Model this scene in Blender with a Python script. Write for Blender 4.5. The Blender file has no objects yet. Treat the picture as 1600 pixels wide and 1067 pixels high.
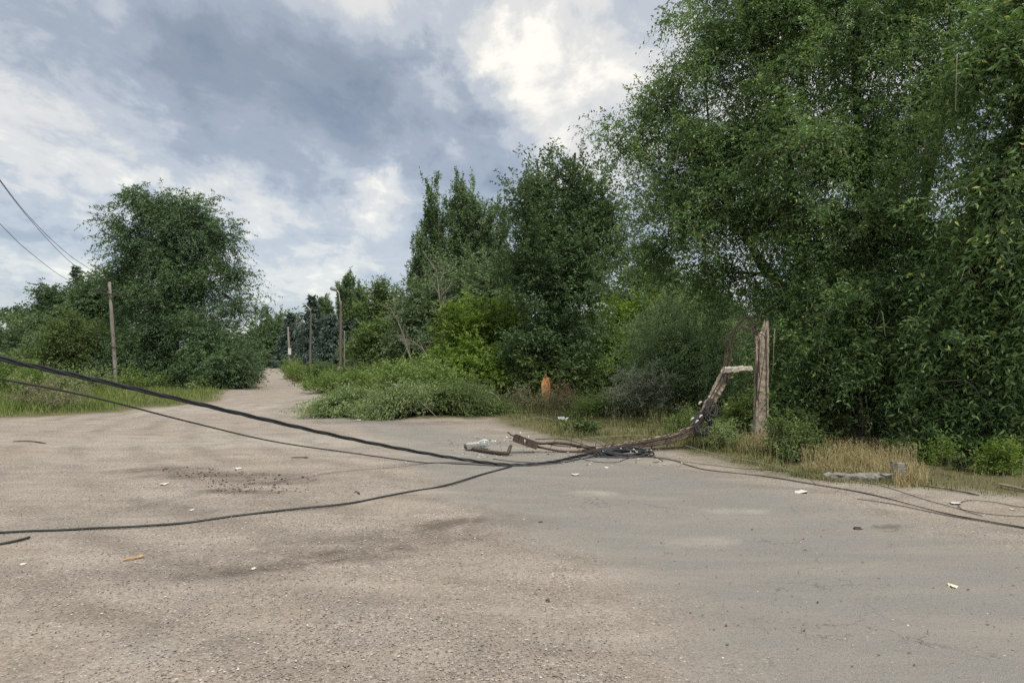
import bpy, math, random
import numpy as np
from mathutils import Vector, noise as mn

# ------------------------------------------------------------------ camera, world, sun, exposure
SC = bpy.context.scene
COL = SC.collection
CAM_H, FPX, HOR = 1.65, 1142.0, 553.0        # eye height, focal length and horizon row in photo pixels (1600 wide)
cd = bpy.data.cameras.new('camera')
cam = bpy.data.objects.new('camera', cd); COL.objects.link(cam)
cam.location = (0, 0, CAM_H); cam.rotation_euler = (math.radians(90), 0, 0)
cd.sensor_width = 36.0; cd.lens = 36.0*FPX/1600.0
cd.shift_y = (HOR-533.5)/1600.0
cd.clip_start = 0.05; cd.clip_end = 3000
SC.camera = cam
SC.view_settings.view_transform = 'Standard'; SC.view_settings.look = 'None'
SC.view_settings.exposure = 0.54; SC.view_settings.gamma = 1.0
SC.cycles.use_denoising = False
SC.cycles.max_bounces = 6; SC.cycles.transparent_max_bounces = 8

SUN_EL, SUN_AZ = math.radians(58), math.radians(150)      # azimuth clockwise from +Y
sd = bpy.data.lights.new('sun', 'SUN'); sd.energy = 2.3; sd.angle = math.radians(10); sd.color = (1.0, 0.95, 0.87)
sun = bpy.data.objects.new('sun', sd); COL.objects.link(sun)
sv = Vector((math.sin(SUN_AZ)*math.cos(SUN_EL), math.cos(SUN_AZ)*math.cos(SUN_EL), math.sin(SUN_EL)))
sun.rotation_euler = (-sv).to_track_quat('-Z', 'Y').to_euler(); sun.location = (0, 0, 60)

world = bpy.data.worlds.new('World'); SC.world = world; world.use_nodes = True
def build_world():
    nt = world.node_tree; N = nt.nodes; L = nt.links; N.clear()
    def mth(op, a, b=None, c=None, clamp=False):
        n = N.new('ShaderNodeMath'); n.operation = op; n.use_clamp = clamp
        for i, v in enumerate((a, b, c)):
            if v is None: continue
            if isinstance(v, (int, float)): n.inputs[i].default_value = v
            else: L.new(v, n.inputs[i])
        return n.outputs[0]
    def vm(op, a, b=None):
        n = N.new('ShaderNodeVectorMath'); n.operation = op
        for i, v in enumerate((a, b)):
            if v is None: continue
            if isinstance(v, tuple): n.inputs[i].default_value = v
            else: L.new(v, n.inputs[i])
        return n
    out = N.new('ShaderNodeOutputWorld')
    tc = N.new('ShaderNodeTexCoord'); d = tc.outputs['Generated']
    sep = N.new('ShaderNodeSeparateXYZ'); L.new(d, sep.inputs[0])
    zz = mth('MAXIMUM', sep.outputs[2], 0.0)
    # cloud layer coordinates: direction over height, clouds crowd towards the horizon
    den = mth('ADD', zz, 0.16)
    cb = N.new('ShaderNodeCombineXYZ')
    L.new(mth('DIVIDE', sep.outputs[0], den), cb.inputs[0]); L.new(mth('DIVIDE', sep.outputs[1], den), cb.inputs[1])
    def nz(scale, detail, rough, off=(0,0,0), sc=(1,1,1), rot=0.0, dist=0.0):
        mp = N.new('ShaderNodeMapping'); L.new(cb.outputs[0], mp.inputs[0])
        mp.inputs['Location'].default_value = off; mp.inputs['Scale'].default_value = sc
        mp.inputs['Rotation'].default_value = (0, 0, rot)
        n = N.new('ShaderNodeTexNoise'); n.inputs['Scale'].default_value = scale
        n.inputs['Detail'].default_value = detail; n.inputs['Roughness'].default_value = rough
        n.inputs['Distortion'].default_value = dist
        L.new(mp.outputs[0], n.inputs['Vector']); return n.outputs['Fac']
    n1 = nz(1.1, 9, 0.56, (3.1, 1.7, 0), (1.0, 0.55, 1), 0.45, 0.5)
    n2 = nz(4.2, 10, 0.66, (7.0, 2.0, 0), (1.0, 0.6, 1), 0.35, 0.3)
    base = mth('ADD', mth('MULTIPLY', mth('SUBTRACT', n1, 0.5), 1.5), mth('MULTIPLY', mth('SUBTRACT', n2, 0.5), 1.2))
    # warp directions a little so that cloud banks have ragged borders
    nw = N.new('ShaderNodeTexNoise'); nw.inputs['Scale'].default_value = 4.5; nw.inputs['Detail'].default_value = 6; nw.inputs['Roughness'].default_value = .6
    L.new(d, nw.inputs['Vector'])
    w1 = vm('SUBTRACT', nw.outputs['Color'], (.5, .5, .5))
    w2 = vm('MULTIPLY', w1.outputs[0], (.42, .42, .42))
    dw = vm('ADD', d, w2.outputs[0]).outputs[0]
    def bank(px, py, r_x, r_y, amp):
        v = Vector(((px-800)/FPX, 1, (HOR-py)/FPX)); ln = v.length; v = v.normalized()
        s = vm('SUBTRACT', dw, tuple(v)).outputs[0]
        k = vm('MULTIPLY', s, (FPX*ln/r_x, FPX*ln/r_x, FPX*ln/r_y)).outputs[0]
        lnn = vm('LENGTH', k).outputs['Value']
        mr = N.new('ShaderNodeMapRange'); mr.interpolation_type = 'SMOOTHERSTEP'
        L.new(lnn, mr.inputs[0]); mr.inputs[1].default_value = 1.25; mr.inputs[2].default_value = 0.0
        mr.inputs[3].default_value = 0; mr.inputs[4].default_value = amp
        return mr.outputs[0]
    tot = mth('ADD', base, 0.50)
    for b in ((900, 110, 200, 190, .52), (790, 60, 130, 130, .22), (60, 230, 240, 110, .26), (20, 90, 90, 60, .22), (290, 300, 110, 35, .30), (585, 325, 120, 50, .34),
              (610, 395, 180, 50, .20), (90, 400, 210, 60, .26), (150, 330, 60, 30, .2), (480, 425, 140, 30, .15), (1010, 210, 60, 80, .30),
              (660, 190, 70, 60, .25),
              (430, 110, 330, 130, -.30), (640, 170, 240, 90, -.26), (400, 190, 200, 70, -.16), (560, 250, 240, 60, -.18), (760, 255, 90, 60, -.30), (180, 60, 220, 70, -.18), (870, 160, 50, 30, -.30), (350, 350, 250, 35, -.10),
              (0, 480, 300, 60, -.05), (1250, 150, 300, 250, .25), (1560, 120, 80, 250, -.1)):
        tot = mth('ADD', tot, bank(*b))
    zn = N.new('ShaderNodeMapRange'); L.new(sep.outputs[2], zn.inputs[0]); zn.inputs[1].default_value = .50; zn.inputs[2].default_value = .85; zn.inputs[3].default_value = 0; zn.inputs[4].default_value = .75
    tot = mth('ADD', tot, zn.outputs[0])
    cr = N.new('ShaderNodeValToRGB'); L.new(mth('MULTIPLY_ADD', tot, .75, .2, clamp=True), cr.inputs[0])
    e = cr.color_ramp.elements; cr.color_ramp.interpolation = 'EASE'
    e[0].position = 0.02; e[0].color = (.166, .204, .262, 1)
    e[1].position = .97; e[1].color = (.76, .73, .66, 1)
    for p, c in ((.20, (.200, .240, .298, 1)), (.425, (.270, .309, .366, 1)), (.61, (.388, .418, .458, 1)), (.785, (.550, .550, .535, 1))):
        x = cr.color_ramp.elements.new(p); x.color = c
    sky = N.new('ShaderNodeTexSky'); sky.sky_type = 'NISHITA'; sky.sun_disc = False
    sky.sun_elevation = SUN_EL; sky.sun_rotation = SUN_AZ
    b1 = N.new('ShaderNodeBackground'); L.new(sky.outputs[0], b1.inputs[0]); b1.inputs[1].default_value = 0.10
    b2 = N.new('ShaderNodeBackground'); L.new(cr.outputs[0], b2.inputs[0]); b2.inputs[1].default_value = 1.0
    # thicker cover overhead; thin blue gaps near the horizon
    cov = N.new('ShaderNodeMapRange'); L.new(sep.outputs[2], cov.inputs[0])
    cov.inputs[1].default_value = 0.0; cov.inputs[2].default_value = 0.35; cov.inputs[3].default_value = 0.72; cov.inputs[4].default_value = 0.93
    mx = N.new('ShaderNodeMixShader'); L.new(cov.outputs[0], mx.inputs[0]); L.new(b1.outputs[0], mx.inputs[1]); L.new(b2.outputs[0], mx.inputs[2])
    L.new(mx.outputs[0], out.inputs[0])
build_world()

# ------------------------------------------------------------------ helpers
rng = np.random.default_rng(7)
random.seed(7)
def rr(a, b): return random.uniform(a, b)
def P(px, py, Z):                       # point seen at photo pixel px,py at distance Z
    return np.array([(px-800)*Z/FPX, Z, CAM_H+(HOR-py)*Z/FPX])
def gz(py): return CAM_H*FPX/(py-HOR)   # ground distance of a pixel row
def G(px, py):
    Z = gz(py); return ((px-800)*Z/FPX, Z)

def link(name, me, mat=None, parent=None):
    o = bpy.data.objects.new(name, me); COL.objects.link(o)
    if mat is not None:
        for m in (mat if isinstance(mat, (list, tuple)) else [mat]): me.materials.append(m)
    if parent is not None: o.parent = parent
    return o
def tag(o, label, cat, group=None):
    o['label'] = label; o['category'] = cat
    if group: o['group'] = group
    return o
def thing(name, label, cat, group=None):
    o = bpy.data.objects.new(name, None); COL.objects.link(o); o.empty_display_size = .2
    return tag(o, label, cat, group)
def mesh_np(name, V, Fs, smooth=False, mats=None):
    """V (n,3); Fs list of (k,m) int arrays"""
    me = bpy.data.meshes.new(name)
    V = np.asarray(V, dtype=np.float32)
    Fs = [np.asarray(f, dtype=np.int32) for f in Fs if len(f)]
    me.vertices.add(len(V)); me.vertices.foreach_set('co', V.ravel())
    nl = sum(f.size for f in Fs); npoly = sum(len(f) for f in Fs)
    me.loops.add(nl); me.polygons.add(npoly)
    me.loops.foreach_set('vertex_index', np.concatenate([f.ravel() for f in Fs]))
    tot = np.concatenate([np.full(len(f), f.shape[1], dtype=np.int32) for f in Fs])
    st = np.concatenate([[0], np.cumsum(tot)[:-1]]).astype(np.int32)
    me.polygons.foreach_set('loop_start', st)
    try: me.polygons.foreach_set('loop_total', tot)
    except Exception: pass
    me.update(calc_edges=True)
    me.polygons.foreach_set('use_smooth', np.full(npoly, smooth, dtype=bool))
    return me
class MB:                                # collects numpy pieces into one mesh
    def __init__(s): s.V = []; s.F = {}; s.n = 0
    def add(s, V, *Fs):
        V = np.asarray(V, float).reshape(-1, 3)
        for f in Fs:
            f = np.asarray(f, dtype=np.int64)
            if len(f): s.F.setdefault(f.shape[1], []).append(f+s.n)
        s.V.append(V); s.n += len(V)
    def obj(s, name, mat, parent=None, smooth=False, origin=None):
        V = np.concatenate(s.V)
        if origin is not None: V = V-np.asarray(origin)
        me = mesh_np(name, V, [np.concatenate(f) for f in s.F.values()], smooth)
        o = link(name, me, mat, parent)
        if origin is not None: o.location = origin
        return o
def nrm(a): return a/np.maximum(np.linalg.norm(a, axis=-1, keepdims=True), 1e-9)
def smooth_path(pts, n):
    """Catmull-Rom resample of points (k,d) to n points"""
    p = np.asarray(pts, float); k = len(p)
    if k == 2:
        t = np.linspace(0, 1, n)[:, None]; return p[0]*(1-t)+p[1]*t
    q = np.vstack([2*p[0]-p[1], p, 2*p[-1]-p[-2]])
    u = np.linspace(0, k-1, n); i = np.minimum(u.astype(int), k-2); t = (u-i)[:, None]
    a, b, c, d = q[i], q[i+1], q[i+2], q[i+3]
    return .5*((2*b)+(-a+c)*t+(2*a-5*b+4*c-d)*t*t+(-a+3*b-3*c+d)*t**3)
def tube(mb, pts, rad, sides=6, caps=True):
    p = np.asarray(pts, float); n = len(p)
    rad = np.broadcast_to(np.asarray(rad, float), (n,)) if np.ndim(rad) else np.full(n, rad)
    t = nrm(np.gradient(p, axis=0))
    up = np.array([0, 0, 1.]) if abs(t[0][2]) < .9 else np.array([1., 0, 0])
    s = np.zeros_like(p); s[0] = nrm(np.cross(t[0], up))
    for i in range(1, n): s[i] = nrm(s[i-1]-t[i]*np.dot(s[i-1], t[i]))
    b = np.cross(t, s)
    a = np.linspace(0, 2*np.pi, sides, endpoint=False)
    V = p[:, None]+rad[:, None, None]*(np.cos(a)[None, :, None]*s[:, None]+np.sin(a)[None, :, None]*b[:, None])
    i = np.arange(n-1)[:, None]*sides; j = np.arange(sides)[None]; j2 = (j+1) % sides
    F = np.stack([i+j, i+j2, i+sides+j2, i+sides+j], -1).reshape(-1, 4)
    mb.add(V.reshape(-1, 3), F)
    if caps:
        m = mb.n-n*sides
        mb.F.setdefault(sides, []).append((np.arange(sides)[::-1]+m)[None])
        mb.F.setdefault(sides, []).append((np.arange(sides)+m+(n-1)*sides)[None])
def taper(a, b, n, p=1.0): return a+(b-a)*np.linspace(0, 1, n)**p

# ---- materials
def newmat(name):
    m = bpy.data.materials.new(name); m.use_nodes = True
    nt = m.node_tree; nt.nodes.clear()
    return m, nt, nt.nodes, nt.links
def ramp(N, L, src, stops, interp='LINEAR'):
    r = N.new('ShaderNodeValToRGB'); L.new(src, r.inputs[0]); r.color_ramp.interpolation = interp
    e = r.color_ramp.elements
    while len(e) > 1: e.remove(e[-1])
    e[0].position = stops[0][0]; e[0].color = (*stops[0][1], 1)
    for p, c in stops[1:]:
        x = e.new(p); x.color = (*c, 1)
    return r.outputs[0]
def noise_n(N, L, scale, detail=4, rough=.55, vec=None, dist=0, stretch=None, rot=0):
    n = N.new('ShaderNodeTexNoise'); n.inputs['Scale'].default_value = scale; n.inputs['Detail'].default_value = detail
    n.inputs['Roughness'].default_value = rough; n.inputs['Distortion'].default_value = dist
    if vec is not None:
        if stretch:
            mp = N.new('ShaderNodeMapping'); mp.inputs['Scale'].default_value = stretch; mp.inputs['Rotation'].default_value = (0, 0, rot)
            L.new(vec, mp.inputs[0]); vec = mp.outputs[0]
        L.new(vec, n.inputs['Vector'])
    return n.outputs['Fac']
def mixc(N, L, f, a, b, mode='MIX'):
    m = N.new('ShaderNodeMix'); m.data_type = 'RGBA'; m.blend_type = mode
    for sck, v in ((m.inputs[0], f), (m.inputs[6], a), (m.inputs[7], b)):
        if isinstance(v, (int, float)): sck.default_value = v
        elif isinstance(v, tuple): sck.default_value = (*v, 1) if len(v) == 3 else v
        else: L.new(v, sck)
    return m.outputs[2]
def math_n(N, L, op, a, b=None, clamp=False):
    n = N.new('ShaderNodeMath'); n.operation = op; n.use_clamp = clamp
    for i, v in enumerate((a, b)):
        if v is None: continue
        if isinstance(v, (int, float)): n.inputs[i].default_value = v
        else: L.new(v, n.inputs[i])
    return n.outputs[0]
def leaf_mat(name, dark, mid, light, transl=.30, rough=.48, clump=1.2, yellow=None):
    m, nt, N, L = newmat(name)
    g = N.new('ShaderNodeNewGeometry'); tc = N.new('ShaderNodeTexCoord')
    cl = noise_n(N, L, clump, 3, .6, tc.outputs['Object'])
    v = math_n(N, L, 'ADD', math_n(N, L, 'MULTIPLY', g.outputs['Random Per Island'], .5), math_n(N, L, 'MULTIPLY', math_n(N, L, 'SUBTRACT', cl, .32), 1.4))
    stops = [(.12, dark), (.5, mid), (.92, light)]
    c = ramp(N, L, v, stops)
    if yellow:
        y = math_n(N, L, 'GREATER_THAN', g.outputs['Random Per Island'], .975)
        c = mixc(N, L, y, c, yellow)
    # paler underside
    c2 = mixc(N, L, math_n(N, L, 'MULTIPLY', g.outputs['Backfacing'], .35), c, tuple(min(1, x*1.5+.02) for x in light))
    p = N.new('ShaderNodeBsdfPrincipled'); L.new(c2, p.inputs['Base Color']); p.inputs['Roughness'].default_value = rough
    p.inputs['Specular IOR Level'].default_value = .35
    t = N.new('ShaderNodeBsdfTranslucent')
    L.new(mixc(N, L, 1.0, c, (1.25, 1.35, .6), 'MULTIPLY'), t.inputs[0])
    mx = N.new('ShaderNodeMixShader'); mx.inputs[0].default_value = transl
    L.new(p.outputs[0], mx.inputs[1]); L.new(t.outputs[0], mx.inputs[2])
    o = N.new('ShaderNodeOutputMaterial'); L.new(mx.outputs[0], o.inputs[0])
    return m
def solid_mat(name, a, b, scale=8, rough=.8, bump=.3, bscale=40, metal=0, stretch=None, spec=.4):
    m, nt, N, L = newmat(name)
    tc = N.new('ShaderNodeTexCoord')
    n = noise_n(N, L, scale, 6, .65, tc.outputs['Object'], 0, stretch)
    c = ramp(N, L, n, [(.32, a), (.68, b)])
    p = N.new('ShaderNodeBsdfPrincipled'); L.new(c, p.inputs['Base Color']); p.inputs['Roughness'].default_value = rough
    p.inputs['Metallic'].default_value = metal; p.inputs['Specular IOR Level'].default_value = spec
    if bump:
        n2 = noise_n(N, L, bscale, 5, .65, tc.outputs['Object'], 0, stretch)
        bm = N.new('ShaderNodeBump'); bm.inputs['Strength'].default_value = bump; bm.inputs['Distance'].default_value = .02
        L.new(n2, bm.inputs['Height']); L.new(bm.outputs[0], p.inputs['Normal'])
    o = N.new('ShaderNodeOutputMaterial'); L.new(p.outputs[0], o.inputs[0])
    return m
def island_mat(name, stops, rough=.85, clump=None):
    m, nt, N, L = newmat(name)
    g = N.new('ShaderNodeNewGeometry')
    v = g.outputs['Random Per Island']
    if clump:
        tc = N.new('ShaderNodeTexCoord'); cl = noise_n(N, L, clump, 4, .6, tc.outputs['Object'])
        v = math_n(N, L, 'ADD', math_n(N, L, 'MULTIPLY', v, .5), math_n(N, L, 'MULTIPLY', math_n(N, L, 'SUBTRACT', cl, .25), 1.0))
    c = ramp(N, L, v, stops)
    p = N.new('ShaderNodeBsdfPrincipled'); L.new(c, p.inputs['Base Color']); p.inputs['Roughness'].default_value = rough
    p.inputs['Specular IOR Level'].default_value = .25
    o = N.new('ShaderNodeOutputMaterial'); L.new(p.outputs[0], o.inputs[0])
    return m

M = {}
M['elm'] = leaf_mat('elm_leaves', (0.053, 0.089, 0.038), (0.096, 0.164, 0.059), (0.188, 0.297, 0.104), yellow=(0.449, 0.433, 0.140))
M['elm_far'] = leaf_mat('elm_leaves_far', (0.041, 0.074, 0.044), (0.074, 0.130, 0.064), (0.142, 0.222, 0.095), clump=.5)
M['dark'] = leaf_mat('dark_leaves', (0.044, 0.073, 0.038), (0.075, 0.124, 0.058), (0.131, 0.204, 0.083), clump=.8)
M['poplar'] = leaf_mat('poplar_leaves', (0.071, 0.107, 0.056), (0.112, 0.172, 0.084), (0.199, 0.277, 0.133), clump=.6)
M['lime'] = leaf_mat('lime_leaves', (0.068, 0.112, 0.022), (0.142, 0.217, 0.041), (0.249, 0.345, 0.069), transl=.4, clump=1.1)
M['olive'] = leaf_mat('olive_leaves', (0.059, 0.095, 0.032), (0.104, 0.159, 0.047), (0.162, 0.230, 0.074), clump=.7)
M['grey'] = leaf_mat('greygreen_leaves', (0.065, 0.104, 0.052), (0.112, 0.166, 0.081), (0.187, 0.257, 0.132), clump=.9)
M['willow'] = leaf_mat('willow_leaves', (0.088, 0.140, 0.070), (0.151, 0.224, 0.109), (0.252, 0.347, 0.178), clump=.9)
M['silver'] = leaf_mat('silver_leaves', (0.143, 0.171, 0.116), (0.242, 0.275, 0.198), (0.374, 0.407, 0.308), clump=2, transl=.15)
M['spruce'] = leaf_mat('spruce_needles', (0.034, 0.058, 0.045), (0.058, 0.090, 0.070), (0.100, 0.142, 0.113), transl=.08, clump=1.0)
M['bush'] = leaf_mat('bush_leaves', (0.048, 0.081, 0.031), (0.095, 0.143, 0.047), (0.168, 0.224, 0.076), clump=1.6)
M['felled'] = leaf_mat('felled_leaves', (0.094, 0.146, 0.056), (0.180, 0.249, 0.101), (0.310, 0.389, 0.191), clump=1.4)
M['weed'] = leaf_mat('weed_leaves', (0.087, 0.144, 0.038), (0.152, 0.227, 0.061), (0.246, 0.325, 0.108), clump=1.2)
M['greyweed'] = leaf_mat('grey_weeds', (.12, .125, .07), (.20, .20, .12), (.33, .31, .22), clump=2)
M['drybush'] = leaf_mat('dry_leaves', (.11, .08, .045), (.19, .14, .08), (.28, .22, .13), clump=2)
M['bark'] = solid_mat('bark', (.035, .028, .022), (.09, .075, .06), 9, .95, .9, 24, stretch=(1, 1, .25))
M['palebark'] = solid_mat('pale_bark', (.15, .14, .11), (.27, .255, .20), 8, .9, .4, 30)
M['twig'] = solid_mat('twig_bark', (.07, .055, .04), (.16, .13, .10), 3, .95, 0)
M['deadtwig'] = solid_mat('dead_twig', (.18, .155, .125), (.33, .29, .24), 3, .95, 0)
M['concrete'] = solid_mat('weathered_concrete', (.22, .178, .135), (.48, .41, .325), 14, .92, .9, 60)
M['concrete_grey'] = solid_mat('grey_concrete', (.15, .14, .12), (.30, .285, .25), 9, .92, .5, 50)
M['brokenface'] = solid_mat('fresh_concrete', (.38, .34, .28), (.58, .53, .45), 22, .95, 1.0, 70)
M['rust'] = solid_mat('rusty_steel', (.060, .044, .035), (.125, .092, .072), 25, .75, .5, 80, .3)
M['darksteel'] = solid_mat('dark_steel', (.045, .036, .030), (.10, .08, .065), 20, .6, .4, 70, .5)
M['cable'] = solid_mat('cable_rubber', (.016, .018, .021), (.032, .034, .038), 20, .55, 0)
M['wire'] = solid_mat('thin_wire', (.05, .05, .05), (.10, .095, .09), 10, .6, 0, metal=.3)
M['palewire'] = solid_mat('pale_wire', (.22, .24, .20), (.34, .36, .30), 6, .5, 0)
M['wood_pole'] = solid_mat('pole_wood', (.17, .15, .13), (.33, .30, .26), 6, .9, .5, 30, stretch=(1, 1, .15))
M['brown_pole'] = solid_mat('brown_pole_wood', (.10, .085, .072), (.19, .165, .14), 6, .9, .5, 30, stretch=(1, 1, .15))
M['orangewood'] = solid_mat('raw_split_wood', (.46, .21, .08), (.72, .42, .19), 9, .85, .8, 30, stretch=(1, 1, .12))
M['splitwood'] = solid_mat('pale_split_wood', (.40, .25, .12), (.58, .40, .22), 9, .85, .6, 30)
M['paper'] = solid_mat('paper', (.50, .48, .43), (.70, .68, .62), 6, .8, .2, 20)
M['cream'] = solid_mat('cream_foam', (.62, .58, .40), (.78, .74, .55), 6, .8, .3, 40)
M['ceramic'] = solid_mat('white_ceramic', (.48, .46, .41), (.66, .64, .58), 4, .35, 0)
M['plasticbag'] = solid_mat('bag_film', (.48, .50, .50), (.68, .70, .70), 5, .4, .3, 14)
M['roof'] = solid_mat('grey_roof', (.36, .38, .40), (.48, .50, .52), 2, .7, .2, 20)
M['ochre'] = solid_mat('ochre_render', (.55, .42, .27), (.65, .51, .34), 2, .9, .2, 20)
M['whitewall'] = solid_mat('white_render', (.55, .56, .56), (.68, .68, .67), 2, .9, .2, 20)
M['darkglass'] = solid_mat('window_glass', (.03, .035, .04), (.05, .055, .06), 2, .15, 0)
M['stone'] = island_mat('gravel_stones', [(0, (.17, .15, .13)), (.35, (.26, .23, .20)), (.80, (.36, .325, .285)), (.97, (.47, .44, .40)), (1, (.66, .64, .60))])
M['litter'] = island_mat('leaf_litter', [(0, (.05, .035, .025)), (.5, (.12, .08, .05)), (.85, (.10, .11, .045)), (1, (.45, .40, .28))])
M['rubble'] = island_mat('rubble_bits', [(0, (.10, .08, .065)), (.5, (.30, .26, .21)), (.8, (.48, .44, .38)), (1, (.75, .73, .68))])
M['clod'] = island_mat('soil_clods', [(0, (.07, .055, .045)), (.5, (.13, .105, .085)), (1, (.22, .19, .16))])
M['grass'] = island_mat('green_grass', [(.05, (.075, .120, .026)), (.45, (.130, .185, .045)), (.75, (.205, .245, .075)), (1, (.33, .31, .14))], clump=.8)
M['drygrass'] = island_mat('straw_grass', [(.05, (.13, .14, .05)), (.35, (.26, .225, .11)), (.7, (.42, .34, .18)), (1, (.58, .48, .28))], clump=1.2)
M['mixgrass'] = island_mat('mixed_grass', [(.05, (.085, .105, .035)), (.4, (.145, .160, .060)), (.7, (.25, .235, .105)), (1, (.42, .36, .20))], clump=1.0)

# ------------------------------------------------------------------ ground
def hgt(x, y):
    x = np.asarray(x, float); y = np.asarray(y, float)
    h = .018*np.sin(x*.9+.4*y)+.014*np.sin(1.7*y-.6*x+1)+.012*np.sin(2.9*x+2.1*y)
    return h*np.clip((np.hypot(x, y))/4, .2, 1)
def inpoly(x, y, poly):
    r = np.zeros(np.shape(x), bool); n = len(poly)
    for i in range(n):
        x1, y1 = poly[i]; x2, y2 = poly[(i+1) % n]
        if y1 == y2: continue
        c = ((y1 > y) != (y2 > y)) & (x < (x2-x1)*(y-y1)/(y2-y1)+x1)
        r ^= c
    return r
LEFTV = [(-60, 6), (-20, 14.5), G(0, 657), G(90, 650), G(180, 644), G(270, 635), G(345, 628), G(352, 612), G(405, 602), G(410, 597), G(388, 588), G(380, 572), (-60, 260), (-400, 400), (-400, 6)]
RIGHTV = [(-40, 260), G(443, 572), G(440, 583), G(462, 598), G(530, 628), G(545, 640), G(480, 650), G(640, 654), G(760, 656), G(800, 672), G(870, 690), G(940, 697),
          G(1060, 711), G(1120, 722), G(1190, 742), G(1300, 757), G(1430, 767), G(1560, 777), G(1640, 783), (9.5, 6.2), (20, 3), (60, 0), (400, 0), (400, 400)]
ROAD = [G(470, 654), G(560, 668), G(610, 700), G(700, 782), G(820, 838), G(960, 905), G(1035, 985), G(1090, 1120), (1.0, 2.2), (1.3, 0), (1.5, -20), (9, -20), (8.0, 2.0), G(1640, 868), G(1440, 815), G(1250, 770), G(1080, 728), G(990, 712), G(880, 705),
        G(760, 680), G(700, 664), G(600, 657), G(520, 652)]
def pdist(x, y, poly):
    """signed distance (positive inside)"""
    d = np.full(np.shape(x), 1e9)
    n = len(poly)
    for i in range(n):
        a = np.array(poly[i], float); b = np.array(poly[(i+1) % n], float); ab = b-a
        t = np.clip(((x-a[0])*ab[0]+(y-a[1])*ab[1])/(ab@ab), 0, 1)
        d = np.minimum(d, np.hypot(x-a[0]-t*ab[0], y-a[1]-t*ab[1]))
    return np.where(inpoly(x, y, poly), d, -d)
def vegd(x, y): return np.maximum(pdist(x, y, LEFTV), pdist(x, y, RIGHTV))

def warp_axis(lo, hi, step0, grow, start=0):
    a = [0.0]; s = step0
    while a[-1] < hi:
        a.append(a[-1]+s)
        if a[-1] > start: s *= grow
    b = [0.0]; s = step0
    while b[-1] > lo:
        b.append(b[-1]-s)
        if b[-1] < -start: s *= grow
    return np.array(b[:0:-1]+a)
GX = warp_axis(-900, 900, .11, 1.05, 9); GY = warp_axis(-40, 1500, .11, 1.035, 20)
def ground():
    X, Y = np.meshgrid(GX, GY); nx, ny = len(GX), len(GY)
    vd = vegd(X, Y); rd = pdist(X, Y, ROAD)
    Zh = hgt(X, Y)+np.clip(vd, 0, .8)*.06
    Zh *= np.clip(1.5-np.hypot(X, Y)/120, 0, 1)
    V = np.stack([X, Y, Zh], -1).reshape(-1, 3)
    i = (np.arange(ny-1)[:, None]*nx+np.arange(nx-1)[None]).reshape(-1)
    F = np.stack([i, i+1, i+nx+1, i+nx], -1)
    stain = np.zeros_like(X); pale = np.zeros_like(X)
    def blot(arr, px, py, rx, ry, amp, rot=0):
        cx, cy = G(px, py)
        dx, dy = X-cx, Y-cy; c, s = math.cos(rot), math.sin(rot)
        u, v = (dx*c+dy*s)/rx, (-dx*s+dy*c)/ry
        np.maximum(arr, amp*np.clip(1.2-(u*u+v*v), 0, 1), out=arr)
    for b in ((250, 735, .9, .38, .8, 0), (340, 745, 1.2, .35, .9, 0), (430, 752, .9, .3, .75, 0), (370, 768, .7, .16, 1, 0), (210, 732, .5, .2, .7, 0), (430, 886, 1.1, .13, 1, .30), (560, 864, 1.0, .15, 1, .42), (690, 824, .9, .2, .9, .5), (330, 895, .8, .1, .6, .2), (470, 850, .9, .12, .5, .35),
              (430, 872, 1.8, .38, .5, .35), (650, 838, 1.5, .5, .5, .45), (350, 790, 1.6, .5, .25, 0), (1395, 822, .25, .09, .8, 0), (620, 660, 2.8, .5, .6, 0), (480, 640, 1.5, 1.4, .4, 0), (960, 704, 1.0, .3, .8, 0)):
        blot(stain, *b)
    for b in ((930, 771, .36, .22, .8, 0), (1092, 843, .38, .17, .9, 0), (1150, 796, .42, .12, .8, 0), (250, 1020, .5, .3, .4, 0), (915, 1012, .5, .10, .5, 0), (190, 690, 2.5, .9, .5, 0), (430, 690, 2.8, 1.1, .6, 0), (400, 640, 4.0, 2.0, .5, 0), (660, 710, .8, .3, .6, 0), (760, 700, 1.2, .5, .4, 0), (1500, 775, 1.2, .5, .5, 0)):
        blot(pale, *b)
    me = mesh_np('ground', V, [F], True)
    def attr(m, nm, arr):
        a = m.attributes.new(nm, 'FLOAT', 'POINT'); a.data.foreach_set('value', np.asarray(arr, np.float32).ravel())
    attr(me, 'veg', np.clip(vd, -2, 2)); attr(me, 'road', np.clip(rd, -2, 2)); attr(me, 'stain', stain); attr(me, 'pale', pale)
    g = link('ground', me, M['groundmat']); g['kind'] = 'structure'
    # road sheet: the same cells, 4 mm higher
    rc = (rd > -.45).reshape(-1)
    keep = rc[F].all(1) & (V[F[:, 0], 1] < 30)
    Fr = F[keep]; u, inv = np.unique(Fr, return_inverse=True)
    Vr = V[u].copy(); Vr[:, 2] += .004*np.clip((rd.reshape(-1)[u]+.33)/.08, -1.5, 1)
    mr = mesh_np('asphalt_road', Vr, [inv.reshape(-1, 4)], True)
    for nm, arr in (('veg', np.clip(vd, -2, 2)), ('road', np.clip(rd, -2, 2)), ('stain', stain), ('pale', pale)):
        attr(mr, nm, arr.reshape(-1)[u])
    r = link('asphalt_road', mr, M['groundmat']); r['kind'] = 'structure'

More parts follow.
